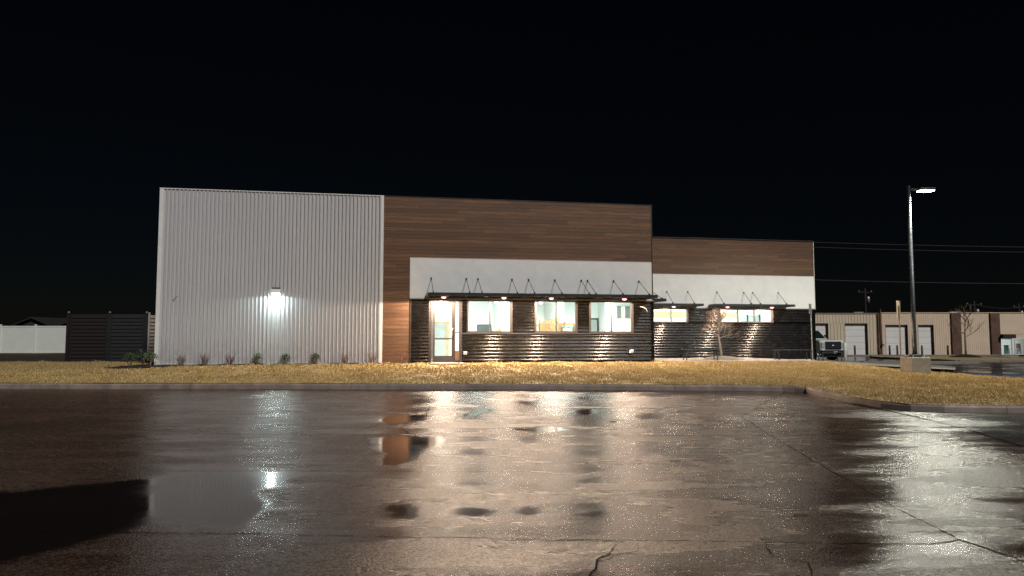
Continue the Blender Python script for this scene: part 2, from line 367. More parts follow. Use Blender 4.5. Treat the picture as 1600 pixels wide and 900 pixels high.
def pz(x, y): return float(pv(np.array(y))) + .006 * math.sin(x * .9 + 1.3) * math.sin(y * .7) * min(1, max(0, (y - 9) / 3))
sheet('driveway_apron', [(7.62, 17.2), (7.68, 16.0), (7.85, 15.0), (7.95, 13.7), (7.93, 12.3), (7.72, 10.8), (7.3, 8.6), (22, 8.6), (22, 14.6), (15, 14.55), (11, 14.5), (9.4, 14.55), (8.5, 14.75), (8.1, 15.1), (7.85, 15.7)], lambda x, y: pv(y) + .010, M['apron'], .5)
def crack(pts, w, jit, name='crack'):
    P = []
    for a, b in zip(pts, pts[1:]):
        L = math.dist(a, b); m = max(2, int(L / .07))
        for i in range(m): P.append((a[0] + (b[0] - a[0]) * i / m, a[1] + (b[1] - a[1]) * i / m))
    P.append(pts[-1]); v = []; off = 0
    for i, (x, y) in enumerate(P):
        j = min(i + 1, len(P) - 1); k = max(i - 1, 0); dx, dy = P[j][0] - P[k][0], P[j][1] - P[k][1]; L = math.hypot(dx, dy) or 1
        nx_, ny_ = -dy / L, dx / L; off = off * .8 + random.uniform(-jit, jit); ww = w * random.uniform(.15, .85)
        for sgn in (-1, 1):
            qx, qy = x + nx_ * (off + sgn * ww / 2), y + ny_ * (off + sgn * ww / 2); v.append((qx, qy, pz(qx, qy) + .004))
    return raw_mesh(name, v, [(2 * i, 2 * i + 2, 2 * i + 3, 2 * i + 1) for i in range(len(P) - 1)], M['crack'], pave)
crack([(-6.5, 6.45), (-3.53, 6.26), (-2.02, 6.2), (0, 6.05), (2.31, 5.95), (3.4, 5.9), (3.71, 6.01)], .022, .006)
crack([(7.0, 18.3), (5.6, 16.0), (4.52, 14.09), (4.32, 12.12), (4.07, 9.56), (3.77, 7.11), (3.71, 6.01), (3.9, 5.3), (4.3, 4)], .024, .008)
crack([(-9, 9.3), (-4.01, 9.04), (-2.15, 9.08), (0, 9.04), (.82, 9.21), (2.31, 9.79), (3.4, 10)], .018, .006)
crack([(-6, 12.1), (-2.13, 11.99), (0, 12.05), (2.82, 11.92), (5.37, 12.05), (7.7, 11.9)], .022, .004)
crack([(.86, 5.92), (.8, 5.7), (.65, 5.5), (.6, 5.3), (.5, 5.0)], .018, .02)
crack([(1.04, 5.95), (1.0, 5.72), (.8, 5.6), (.68, 5.45)], .012, .02)
crack([(2.05, 5.95), (2.01, 5.58), (2.2, 5.42), (2.12, 5.1), (2.2, 4.8)], .013, .02)
crack([(-1.9, 16.5), (-1.7, 14), (-1.95, 12.8), (-1.7, 12.0)], .02, .03)
crack([(7.55, 17.4), (7.6, 15.8), (7.83, 14.8), (7.94, 13.67), (7.92, 12.32), (7.71, 10.79), (7.3, 8.6)], .035, .006, 'joint')
for x, y, r in ((2.75, 6.9, 0), (1.9, 13.5, 1)):
    b = MB().box(-.07, .07, -.012, .012, 0, .012).build('twig_litter', M['bark'], None, (x, y, pz(x, y) + .004), random.random()); tag(b, ['dark stick lying on the wet asphalt at right', 'small dark stick on the shiny asphalt below the windows'][r], 'stick')

# kerb, stone by stone
kr = empty('kerb', (0, 0, 0), kind='structure')
def resample(poly, L):
    d = [0]
    for a, b in zip(poly, poly[1:]): d.append(d[-1] + math.dist(a, b))
    def P(t):
        for k in range(len(d) - 1):
            if t <= d[k + 1] + 1e-9: u = (t - d[k]) / (d[k + 1] - d[k]); return (poly[k][0] + (poly[k + 1][0] - poly[k][0]) * u, poly[k][1] + (poly[k + 1][1] - poly[k][1]) * u)
        return poly[-1]
    return d[-1], P
Lk, PK = resample(KERB, 1); t0 = 0.0
while t0 < Lk - .1:
    t1 = min(Lk, t0 + 4.25); m = 14; rows = []
    for i in range(m + 1):
        t = t0 + .006 + (t1 - t0 - .012) * i / m; p = PK(t); q = PK(min(Lk, t + .05)); r_ = PK(max(0, t - .05)); dx, dy = q[0] - r_[0], q[1] - r_[1]; L = math.hypot(dx, dy)
        nx_, ny_ = -dy / L, dx / L; z0 = pz(*p)
        wob = .004 * math.sin(t * 2.1)
        rows.append([(p[0] + nx_ * o, p[1] + ny_ * o, z0 + h + wob) for o, h in ((-.02, -.08), (-.015, .10), (.005, .138), (.03, .15), (.15, .15), (.16, -.08))])
    v = [q for r_ in rows for q in r_]; n = 6; f = []
    for i in range(m):
        for k in range(n - 1): f.append((i * n + k, (i + 1) * n + k, (i + 1) * n + k + 1, i * n + k + 1))
    f.append(tuple(range(n))); f.append(tuple(range(m * n + n - 1, m * n - 1, -1)))
    raw_mesh('kerb_stone', v, f, M['kerb'], kr); t0 = t1

# grass blades
BEDS = [[W2(.0, -.03), W2(7.3, -.03), W2(7.3, -.28), W2(4, -.36), W2(2, -.42), W2(.5, -.8), W2(-.3, -1.05), W2(-1.3, -.75), W2(-1.5, -.1), W2(-.9, .5), W2(-.12, .9)], [W2(7.36, -.03), W2(8.3, -.03), W2(8.3, -.22), W2(7.36, -.26)], [W2(8.95, 0), W2(10.15, 0), W2(10.15, -.76), W2(8.95, -.76)]]
def blades(n, poly, name, x0, x1, y0, y1, hmin, hmax):
    x = RNG.uniform(x0, x1, n); y = RNG.uniform(y0, y1, n); ok = in_poly(x, y, poly); x, y = x[ok], y[ok]; ok = ~(in_poly(x, y, BEDS[0]) | in_poly(x, y, BEDS[1]) | in_poly(x, y, BEDS[2]))
    x, y = x[ok], y[ok]; n = len(x); z = np.concatenate([LH(x[i:i + 20000], y[i:i + 20000]) for i in range(0, n, 20000)])
    a = RNG.uniform(0, 2 * PI, n); cl = np.sin(x * 5.1 + 2 * np.sin(y * 3.3)) * np.sin(y * 6.2 + 1.7 * np.sin(x * 2.9)); h = RNG.uniform(hmin, hmax, n) * (1 + .35 * np.sin(x * 1.7 + np.sin(y * 2.3)) * np.sin(y * 1.9 + x) + .7 * np.clip(cl, -.6, 1)) * np.where(RNG.random(n) < .03, 1.8, 1); w = RNG.uniform(.006, .013, n)
    la = RNG.uniform(0, 2 * PI, n); l = RNG.uniform(.2, .9, n) * h
    V = np.empty((n, 3, 3)); V[:, 0] = np.stack([x - w * np.cos(a), y - w * np.sin(a), z - .005], 1); V[:, 1] = np.stack([x + w * np.cos(a), y + w * np.sin(a), z - .005], 1)
    V[:, 2] = np.stack([x + l * np.cos(la), y + l * np.sin(la), z + h], 1)
    me = bpy.data.meshes.new(name); me.vertices.add(n * 3); me.vertices.foreach_set('co', V.ravel()); me.loops.add(n * 3); me.loops.foreach_set('vertex_index', np.arange(n * 3, dtype=np.int32))
    me.polygons.add(n); me.polygons.foreach_set('loop_start', np.arange(0, n * 3, 3, dtype=np.int32)); me.polygons.foreach_set('loop_total', np.full(n, 3, dtype=np.int32)); me.update(); me.validate()
    me.materials.append(M['blade']); o = bpy.data.objects.new(name, me); COL.objects.link(o); return o
go = blades(620000, LAWN, 'grass', -22, 20, 14.5, 30.5, .02, .055)
tag(go, 'short dormant straw coloured grass covering the lawn strip', 'grass', kind='stuff')

# sidewalk, verge, road and island
sheet('sidewalk', [W2(17.4, .5), W2(19.5, .72), W2(23.5, 1.12), (12.7, 29.72), (13.95, 28.0), (15.3, 26.9), (16.5, 26.6), (20.5, 33), (21.5, 39), (14.5, 39), W2(27.6, 5.38), W2(17.4, 5.38)], lambda x, y: .735 - .0 * x - np.clip((x - 11) / 9, 0, 1) * .42 - .0 * y, M['concrete'], .9)
sheet('verge', [W2(-.2, 2.4), (-14.6, 29.3), (-19, 29.6), (-34, 30.4), (-80, 31), (-80, 75), (-14, 75), (-13, 30)], lambda x, y: .60 + .0012 * (y - 30) + .04 * np.sin(x * 1.1) * np.sin(y * .6), M['soil'], 1.2)
sheet('road', [(15.2, 26.8), (16.8, 23.3), (19, 20.5), (24, 17), (70, 17), (90, 70), (14, 70), (14.5, 39.2), (21.4, 38.9), (20.4, 33), (16.4, 26.7)], lambda x, y: .24 - np.clip((y - 24) / 46, 0, 1) * .40, M['road'], 1.6)
def rz_(y): return .24 - min(1, max(0, (y - 24) / 46)) * .40
ISL = [(29.5, 47.2), (37.5, 47.0), (38.3, 47.8), (38.6, 52), (39.6, 60), (38, 61.2), (32, 61.2), (30.2, 60)]
sheet('traffic_island', ISL, lambda x, y: .24 - np.clip((y - 24) / 46, 0, 1) * .40 + .13, M['grass'], 1.0)
ik = empty('island_kerb', (0, 0, 0), kind='structure')
for a, b in zip(ISL, ISL[1:] + ISL[:1]):
    a, b = Vector(a), Vector(b); L = (b - a).length; m = max(1, int(L / 2.4)); ang = math.atan2(b.y - a.y, b.x - a.x)
    for i in range(m):
        c = a.lerp(b, (i + .5) / m); o = MB().box(-L / m / 2 + .01, L / m / 2 - .01, -.16, .0, -.1, .15, bev=.02).build('kerb_stone', M['concrete'], ik, (c.x, c.y, rz_(c.y)), ang)
def long_kerb(name, x0, y0, x1, y1, h, w):
    e = empty(name, (0, 0, 0), kind='structure'); a, b = Vector((x0, y0)), Vector((x1, y1)); L = (b - a).length; m = int(L / 2.5); ang = math.atan2(b.y - a.y, b.x - a.x)
    for i in range(m):
        c = a.lerp(b, (i + .5) / m); MB().box(-L / m / 2 + .01, L / m / 2 - .01, -w / 2, w / 2, -.15, h, bev=.02).build('kerb_stone', M['concrete'], e, (c.x, c.y, rz_(c.y)), ang)
long_kerb('drive_kerb', 21.3, 43.5, 28.4, 43.5, .17, .5)
long_kerb('front_kerb', 22, 69.2, 62, 69.2, .14, 1.1)
M['blue_paint'] = asphalt('blue_paint', (.010, .020, .055), (.022, .045, .11), .12, .30, False, .25)
sheet('painted_bay', [(16.6, 24.6), (17.6, 23.0), (26.5, 25.5), (28, 32), (22, 31.4), (17.6, 29.2), (16.0, 27.2)], lambda x, y: .24 - np.clip((y - 24) / 46, 0, 1) * .40 + .004, M['blue_paint'], 1.0)
for (x0, y0, x1, y1) in ((17.2, 26.6, 27.0, 28.3), (16.9, 25.0, 26.0, 26.0)):
    a, b = Vector((x0, y0)), Vector((x1, y1)); d = (b - a).normalized(); n = Vector((-d.y, d.x)) * .05
    tag(raw_mesh('bay_line', [(*(a + n), rz_(y0) + .012), (*(a - n), rz_(y0) + .012), (*(b - n), rz_(y1) + .012), (*(b + n), rz_(y1) + .012)], [(0, 1, 2, 3)], M['flash']), kind='structure')

# ------------------------------------------------------------ the building
BZ = .70
B = empty('commercial_building', O, TH, 'long one storey building clad in white ribs, brown planks and black corrugated metal', 'building')
def bx(name, mat, *a, parent=None, bev=0): return box(name, mat, parent or B, *a, bev=bev)
# main shell
bx('side_wall', M['white_metal'], .0, .2, .1, 14, BZ, 6.6)
bx('back_wall', M['white_metal'], .0, 17.28, 13.8, 14, BZ, 6.55)
bx('side_wall', M['dark_body'], 17.06, 17.24, .24, 13.79, BZ, 6.56)
bx('roof', M['roof'], .21, 17.05, .25, 13.79, 6.0, 6.2)
bx('backing', M['dark_body'], .03, 7.30, .06, .24, BZ, 6.62)
bx('backing', M['plaster'], 7.31, 9.0, .06, .24, BZ, 3.04)
bx('backing', M['plaster'], 10.08, 10.30, .06, .24, BZ, 3.04)
bx('backing', M['plaster'], 11.93, 12.78, .06, .24, BZ, 3.04); bx('backing', M['plaster'], 14.36, 14.83, .06, .24, BZ, 3.04); bx('backing', M['plaster'], 16.50, 17.05, .06, .24, BZ, 3.04)
for a, b in ((10.301, 11.929), (12.781, 14.359), (14.831, 16.499)): bx('backing', M['plaster'], a, b, .06, .24, BZ, 1.85)
bx('backing', M['plaster'], 7.31, 17.05, .06, .24, 3.042, 6.58)
def ribs(name, mat, s0, s1, z0, z1, d, sp, dep, parent=B):
    """vertical trapezoid ribs"""
    prof = []; n = int(round((s1 - s0) / sp)); sp = (s1 - s0) / n
    for k in range(n):
        a = s0 + k * sp; prof += [(a, 0), (a + sp * .64, 0), (a + sp * .70, -dep), (a + sp * .92, -dep), (a + sp * .98, 0)]
    prof.append((s1, 0)); v = [(s, d + q, z) for z in (z0, z1) for s, q in prof]; m = len(prof)
    return raw_mesh(name, v, [(k, k + 1, m + k + 1, m + k) for k in range(m - 1)], mat, parent)
def corr(name, s0, s1, z0, z1, d, parent=B, sp=.118, amp=.019, mat=None, along='s'):
    """horizontal sine corrugation; along='s' faces the front, 'd' faces the right"""
    n = max(2, int(round((z1 - z0) / sp))); m = n * 10; v = []
    nseg = max(1, int((s1 - s0) / 1.1))
    ss = [s0 + (s1 - s0) * k / nseg for k in range(nseg + 1)]
    for k, s in enumerate(ss):
        for i in range(m + 1):
            z = z0 + (z1 - z0) * i / m; q = amp * math.cos(2 * PI * n * i / m) + .0025 * math.sin(s * 2.3 + z * 1.7) 
            v.append((s, d + q, z) if along == 's' else (d - q, s, z))
    f = [(a * (m + 1) + i, (a + 1) * (m + 1) + i, (a + 1) * (m + 1) + i + 1, a * (m + 1) + i + 1) for a in range(nseg) for i in range(m)]
    return raw_mesh(name, v, f, mat or M['black_metal'], parent, True)
ribs('ribbed_cladding', M['ribbed_white'], .10, 7.24, .80, 6.645, .03, .1275, .06)
bx('corner_trim', M['white_trim'], -.03, .10, -.02, .10, .76, 6.64)
bx('corner_trim', M['white_trim'], 7.24, 7.34, -.03, .05, .76, 6.64)
bx('base_trim', M['white_trim'], .10, 7.24, -.025, .05, .74, .80)
bx('parapet_cap', M['white_trim'], -.04, 7.35, -.012, .35, 6.646, 6.672)
bx('parapet_cap', M['bronze'], 7.351, 17.31, -.012, .35, 6.646, 6.672)
# planks
wc = empty('wood_cladding', (0, 0, 0), parent=B)
pm = MB().box(0, 1, 0, 1, 0, 1); pr = pm.build('plank', M['wood'], wc); first = [True]
def plank(par, s0, s1, z0, z1, d0, d1):
    o = pr if first[0] else link_copy(pr, par); first[0] = False; o.parent = par
    o.location = (s0 + .002, d0 + random.uniform(0, .004), z0 + .0025); o.scale = (s1 - s0 - .004, d1 - d0, z1 - z0 - .005)
def plank_rows(par, s0, s1, z0, z1, rows, d0, d1, lo, hi):
    for r in range(rows):
        a = s0; zz0 = z0 + (z1 - z0) * r / rows; zz1 = z0 + (z1 - z0) * (r + 1) / rows; firstlen = random.uniform(.4, hi)
        while a < s1 - .01:
            b = min(s1, a + (firstlen if a == s0 else random.uniform(lo, hi)))
            if s1 - b < .45: b = s1
            plank(par, a, b, zz0, zz1, d0, d1); a = b
plank_rows(wc, 7.345, 17.26, 4.50, 6.638, 16, .0, .05, 1.6, 3.0)
plank_rows(wc, 7.345, 8.27, .78, 4.50, 28, .0, .05, .92, .93)
bx('corner_trim', M['bronze'], 17.262, 17.30, -.01, .3, 3.07, 6.64)
# white band of smooth panels
a = 8.29; ed = [8.29, 10.5, 12.75, 15.0, 17.26]
for p, q in zip(ed, ed[1:]): bx('white_panel', M['white_trim'], p + .0015, q - .0015, -.002, .055, 3.06, 4.485)
bx('panel_trim', M['white_trim'], 8.272, 17.262, -.012, .056, 4.4865, 4.4985); bx('panel_trim', M['white_trim'], 8.272, 8.2885, -.012, .056, 3.06, 4.485)
bx('flashing', M['flash'], 8.27, 17.30, -.05, .055, 3.022, 3.058)
# black corrugated sheets
corr('corrugated_sheet', 8.33, 8.94, .80, 3.02, .025); corr('corrugated_sheet', 10.13, 17.22, .80, 1.79, .02)
for p, q in ((10.13, 10.29), (11.95, 12.76), (14.38, 14.81), (16.53, 17.22)): corr('corrugated_sheet', p, q, 1.845, 3.02, .02)
bx('dark_trim', M['bronze'], 10.11, 17.24, -.02, .055, 1.792, 1.842)
for s in (8.285, 8.945, 10.085): bx('dark_trim', M['bronze'], s, s + .04, -.02, .056, .79, 3.02)
for s in (11.935, 12.762, 14.362, 14.815, 16.505): bx('dark_trim', M['bronze'], s, s + .016, -.02, .056, 1.843, 3.02)
bx('dark_trim', M['black_metal'], 17.225, 17.31, -.03, .24, .74, 3.02)
bx('base_trim', M['black_metal'], 8.33, 8.94, -.02, .056, .72, .798); bx('base_trim', M['black_metal'], 10.13, 17.22, -.02, .056, .72, .798)
# return wall on the right of the tall block
corr('corrugated_sheet', .26, 5.38, .80, 3.02, 17.262, along='d')
bx('white_panel', M['white_trim'], 17.242, 17.28, .31, 5.38, 3.06, 4.485); bx('flashing', M['flash'], 17.242, 17.32, .31, 5.38, 3.022, 3.058)
for r in range(16):
    z0 = 4.5 + 2.138 * r / 16; pl = link_copy(pr, wc, (17.243, .302, z0 + .0025), (.045, 5.08, 2.138 / 16 - .005))
    pl2 = link_copy(pr, wc, (17.243, 5.386, z0 + .0025), (.045, 8.3, 2.138 / 16 - .005))
# windows
def window(s0, s1, z0, z1, d, cuts, name='window'):
    w = empty(name, (0, 0, 0), parent=B); t = .05; fr = MB()
    fr.box(s0, s1, d - .03, d + .10, z0, z0 + t); fr.box(s0, s1, d - .03, d + .10, z1 - t, z1)
    fr.box(s0, s0 + t, d - .03, d + .10, z0 + t, z1 - t); fr.box(s1 - t, s1, d - .03, d + .10, z0 + t, z1 - t); fr.build('frame', M['bronze'], w)
    ed = [s0 + t] + [x - .02 for x in cuts] ; ee = [x + .02 for x in cuts]
    for c in cuts: box('mullion', M['steel_dark'], w, c - .02, c + .02, d - .02, d + .09, z0 + t, z1 - t)
    st = [s0 + t] + ee; en = [x - .02 for x in cuts] + [s1 - t]
    for p, q in zip(st, en): raw_mesh('pane', [(p, d + .04, z0 + t), (q, d + .04, z0 + t), (q, d + .04, z1 - t), (p, d + .04, z1 - t)], [(0, 1, 2, 3)], M['glass'], w)
    box('sill', M['bronze'], w, s0 - .01, s1 + .01, d - .05, d - .031, z0 - .004, z0 + .022)
    return w
window(10.305, 11.925, 1.85, 3.018, .02, [11.13]); window(12.785, 14.355, 1.85, 3.018, .02, [13.58]); window(14.835, 16.495, 1.85, 3.018, .02, [15.68])
# door with sidelight
dr = empty('door', (0, 0, 0), parent=B)
MB().box(9.0, 9.06, -.03, .12, .79, 3.018).box(9.0601, 10.02, -.03, .12, 2.955, 3.018).box(10.0201, 10.08, -.03, .12, .79, 3.018).box(9.845, 9.885, -.03, .12, .79, 2.9545).build('frame', M['bronze'], dr)
lf = MB().box(9.075, 9.165, .0, .05, .81, 2.945).box(9.755, 9.838, .0, .05, .81, 2.945).box(9.1651, 9.7549, .0, .05, .81, 1.03).box(9.1651, 9.7549, .0, .05, 2.85, 2.945).box(9.1651, 9.7549, -.005, .05, 1.60, 1.66).build('door_leaf', M['bronze'], dr)
raw_mesh('pane', [(9.165, .025, 1.03), (9.755, .025, 1.03), (9.755, .025, 2.85), (9.165, .025, 2.85)], [(0, 1, 2, 3)], M['glass'], dr)
raw_mesh('pane', [(9.885, .03, .87), (10.02, .03, .87), (10.02, .03, 2.955), (9.885, .03, 2.955)], [(0, 1, 2, 3)], M['glass'], dr)
box('sidelight_rail', M['bronze'], dr, 9.886, 10.019, -.01, .06, 1.84, 1.88); box('sidelight_rail', M['bronze'], dr, 9.886, 10.019, -.01, .06, .79, .87)
MB().tube([(9.785, -.02, 1.72), (9.785, -.06, 1.72), (9.785, -.06, 2.02), (9.785, -.02, 2.02)], .012).build('handle', M['chrome'], dr)
box('closer', M['steel_dark'], dr, 9.25, 9.52, .052, .10, 2.80, 2.87)
MB().box(8.95, 10.15, -.75, -.04, .70, .795, bev=.01).build('door_step', M['concrete'], B)
# interior of the tall block
INT = empty('interior_room', (0, 0, 0), parent=B)
box('floor', M['int_floor'], INT, 7.35, 17.04, .25, 6.0, BZ, .80); box('ceiling', M['plaster'], INT, 7.35, 17.04, .25, 6.0, 3.75, 3.85)
box('back_wall', M['plaster'], INT, 7.35, 17.04, 6.01, 6.15, .6, 3.85); box('side_wall', M['plaster'], INT, 7.30, 7.349, .25, 6.0, .6, 3.85); box('side_wall', M['plaster'], INT, 17.041, 17.058, .25, 6.0, .6, 3.85)
box('partition', M['plaster'], INT, 14.50, 14.62, 3.0, 6.0, .801, 3.749); box('partition', M['plaster'], INT, 12.20, 12.30, 2.6, 6.0, .801, 3.749)
box('partition', M['plaster'], INT, 15.98, 17.03, 1.6, 1.7, .801, 3.749)
for a in ((8.2, 11.9), (12.9, 16.5)):
    s = sum(a) / 2; fx = empty('ceiling_lamp', (s, 2.2, 3.75), parent=INT)
    box('lamp_panel', M['ceil_lamp'], fx, -.6, .6, -.3, .3, -.04, -.005)
    light('room_light', 'AREA', (0, 0, -.06), 340, (.88, 1, .97), fx, shape='RECTANGLE', size=2.6, size_y=2.2)
# right lower block
D0 = 5.4; S0, S1 = 17.32, 27.53
bx('side_wall', M['dark_body'], S1 - .2, S1 - .02, D0 + .25, 14, .5, 6.22); bx('back_wall', M['dark_body'], S0, S1 - .021, 13.8, 14.0, .5, 6.2); bx('roof', M['roof'], S0, S1 - .21, D0 + .25, 13.79, 5.6, 5.8)
for a, b, z0, z1 in ((S0, 19.0, .5, 3.04), (21.12, 22.73, .5, 3.04), (25.35, S1 - .03, .5, 3.04), (19.001, 21.119, .5, 2.36), (22.731, 25.349, .5, 2.36), (S0, S1 - .03, 3.042, 6.22)):
    bx('backing', M['plaster'], a, b, D0 + .06, D0 + .24, z0, z1)
corr('corrugated_sheet', S0, S1 - .06, .66, 2.33, D0 + .02)
for a, b in ((S0, 18.98), (21.14, 22.71), (25.37, S1 - .06)): corr('corrugated_sheet', a, b, 2.355, 3.0, D0 + .02)
bx('dark_trim', M['black_metal'], S0, S1 - .06, D0 - .005, D0 + .055, 2.331, 2.354)
for s in (21.121, 22.712, 25.351): bx('dark_trim', M['bronze'], s, s + .018, D0 - .012, D0 + .056, 2.355, 3.0)
bx('corner_trim', M['black_metal'], S1 - .059, S1 + .005, D0 - .02, D0 + .245, .6, 3.0)
bx('flashing', M['flash'], S0, S1 + .03, D0 - .05, D0 + .055, 3.002, 3.04)
ed = [S0, 19.9, 22.45, 25.0, S1]
for p, q in zip(ed, ed[1:]): bx('white_panel', M['white_trim'], p + .0015, q - .0015, D0 - .002, D0 + .055, 3.042, 4.56)
bx('panel_trim', M['white_trim'], S0, S1, D0 - .012, D0 + .056, 4.5615, 4.5735)
wc2 = empty('wood_cladding', (0, 0, 0), parent=B)
plank_rows(wc2, S0, S1, 4.575, 6.235, 12, D0, D0 + .05, 1.6, 3.0)
bx('parapet_cap', M['bronze'], S0, S1 + .03, D0 - .035, D0 + .3, 6.237, 6.28)
bx('corner_trim', M['white_trim'], S1 + .001, S1 + .025, D0 - .015, D0 + .25, 3.05, 6.235)
corr('corrugated_sheet', D0 + .26, 13.9, .66, 3.0, S1 - .0, along='d'); bx('white_panel', M['white_trim'], S1 - .018, S1 + .018, D0 + .251, 13.9, 3.05, 4.56)
bx('brown_panel', M['wood'], S1 - .018, S1 + .018, D0 + .301, 13.9, 4.565, 6.235)
window(19.005, 21.115, 2.36, 3.0, D0 + .02, [20.32]); window(22.735, 25.345, 2.36, 3.0, D0 + .02, [23.60, 24.44])
IN2 = empty('interior_room', (0, 0, 0), parent=B)
box('floor', M['int_floor'], IN2, S0 + .01, S1 - .21, D0 + .25, 10, .5, .72); box('ceiling', M['plaster'], IN2, S0 + .01, S1 - .21, D0 + .25, 10, 3.75, 3.85)
box('back_wall', M['plaster'], IN2, S0 + .01, S1 - .21, 10.01, 10.15, .5, 3.85); box('side_wall', M['plaster'], IN2, S0 - .02, S0 + .009, D0 + .25, 10, .5, 3.85); box('side_wall', M['plaster'], IN2, S1 - .209, S1 - .201, D0 + .25, 10, .5, 3.85)
for a, b in ((20.0, 21.2), (21.21, 22.1), (22.11, 23.05), (24.6, 25.3), (25.31, 26.0)): box('plywood_board', M['osb'], IN2, a, b, 9.96, 10.0, 2.72, 3.02)
for s, w in ((26.2, .32), (26.62, .3), (27.0, .22)):
    op = box('door_opening', M['curtain'], IN2, s, s + w, 9.96, 10.0, .73, 2.84); box('door_frame', M['bronze'], op, s + w, s + w + .06, 9.94, 10.005, .73, 2.88)
for s in (19.6, 24.6):
    fx = empty('ceiling_lamp', (s, 7.6, 3.75), parent=IN2); box('lamp_panel', M['ceil_lamp'], fx, -.6, .6, -.3, .3, -.04, -.005)
    light('room_light', 'AREA', (0, 0, -.06), 340, (.88, 1, .97), fx, shape='RECTANGLE', size=2.6, size_y=2.2)

# things inside
def inside(name, label, cat, s, d, z=.80): return empty(name, W(s, d, z), TH, label, cat)
e = inside('television', 'dark flat screen on the back wall behind the first window', 'screen', 11.77, 5.98, 1.49)
MB().box(-.32, .32, -.03, .0, 0, .76, bev=.01).build('screen_frame', M['steel_dark'], e); MB().box(-.29, .29, -.04, -.031, .05, .71).build('screen', M['interior_dark'], e)
e = inside('cable_spool', 'round tan spool seen at the sill of the first window', 'spool', 11.66, 1.6, .8)
MB().lathe([(.02, 0), (.3, 0), (.3, .04), (.12, .05), (.12, .9), (.17, .92), (.17, 1.08), (.12, 1.2), (.02, 1.22)], (0, 0, 0), 14).build('spool', M['lumber'], e)
e = inside('interior_door', 'grey inner door with tan jamb seen through the glass entrance', 'door', 9.66, 5.985, .8)
MB().box(-.42, .42, -.03, 0, 0, 1.5).build('door_leaf', M['curtain'], e); MB().box(.421, .55, -.06, 0, 0, 1.57).box(-.55, -.421, -.06, 0, 0, 1.57).box(-.42, .42, -.06, 0, 1.501, 1.57).build('jamb', M['osb'], e)
e = inside('paint_bucket', 'orange bucket on the floor behind the door sidelight', 'bucket', 10.12, 1.0, .8)
MB().lathe([(.13, 0), (.16, .36), (.17, .36), (.17, .39), (.02, .39)], (0, 0, 0), 14).build('bucket', M['orange'], e); MB().tube([(-.16, 0, .36), (-.1, 0, .5), (.1, 0, .5), (.16, 0, .36)], .008, 6).build('handle', M['rod'], e)
e = inside('step_ladder', 'wooden step ladder at the left edge of the middle window', 'ladder', 13.16, 1.5, .8)
for sg in (-1, 1):
    MB().tube([(sg * .22, -.35, 0), (sg * .13, 0, 1.55)], .025, 4).build('rail', M['lumber'], e); MB().tube([(sg * .2, .4, 0), (sg * .13, .02, 1.55)], .02, 4).build('rear_rail', M['lumber'], e)
for k in range(5): z = .25 + k * .27; MB().box(-.2 + k * .015, .2 - k * .015, -.33 + z * .22, -.2 + z * .22, z, z + .025).build('step', M['lumber'], e)
e = inside('wooden_crate', 'open slatted lumber crate behind the middle window', 'crate', 13.68, 1.6, .8)
for x in (-.35, .31):
    for y in (-.3, .26): MB().box(x, x + .05, y, y + .05, 0, 1.42).build('post', M['lumber'], e)
for k in (0, 2, 4, 6, 7): MB().box(-.36, .37, -.325, -.302, .1 + k * .17, .2 + k * .17).build('slat', M['lumber'], e)
e = inside('lumber_stack', 'leaning pile of boards behind the middle window', 'lumber', 13.95, 2.1, .8)
for k in range(9): MB().box(-.05, .05, -.03, .0, 0, 1.48 + .03 * k % .2, rot=Matrix.Rotation(R(-8 + k * 2.1), 4, 'Y')).build('board', M['lumber'], e, (-.4 + k * .1, .02 * k, 0))
e = inside('display_rack', 'timber framed rack with teal sheets behind the middle window', 'rack', 14.38, 1.5, .8)
MB().box(-.32, -.27, -.1, .1, 0, 1.42).box(.27, .32, -.1, .1, 0, 1.42).box(-.27, .27, -.1, .1, 1.35, 1.42).build('frame', M['lumber'], e); MB().box(-.26, .26, .0, .03, .15, 1.30).build('back_sheet', M['teal'], e)
for k in range(4): MB().box(-.2 + k * .1, -.13 + k * .1, -.08, -.01, 1.12, 1.22 + .03 * (k % 2)).build('folded_sheet', M['plastic_white'], e)
e = inside('inner_window', 'dark interior window high on the wall behind the third large window', 'window', 16.66, 1.595, 2.40)
MB().box(-.27, .30, -.05, 0, 0, .52).build('frame', M['curtain'], e); MB().box(-.25, -.08, -.06, -.051, .03, .49).build('pane', M['interior_dark'], e); MB().box(.08, .28, -.06, -.051, .03, .49).build('pane', M['interior_dark'], e)
e = inside('inner_doorway', 'dark edged inner doorway at lower left of the third large window', 'doorway', 16.75, 5.985, .8)
MB().box(-.25, -.16, -.06, 0, 0, 1.75).box(.20, .27, -.06, 0, 0, 1.75).box(-.16, .20, -.06, 0, 1.68, 1.75).build('frame', M['steel_dark'], e); MB().box(-.16, .20, -.03, 0, 0, 1.68).build('door_leaf', M['curtain'], e)

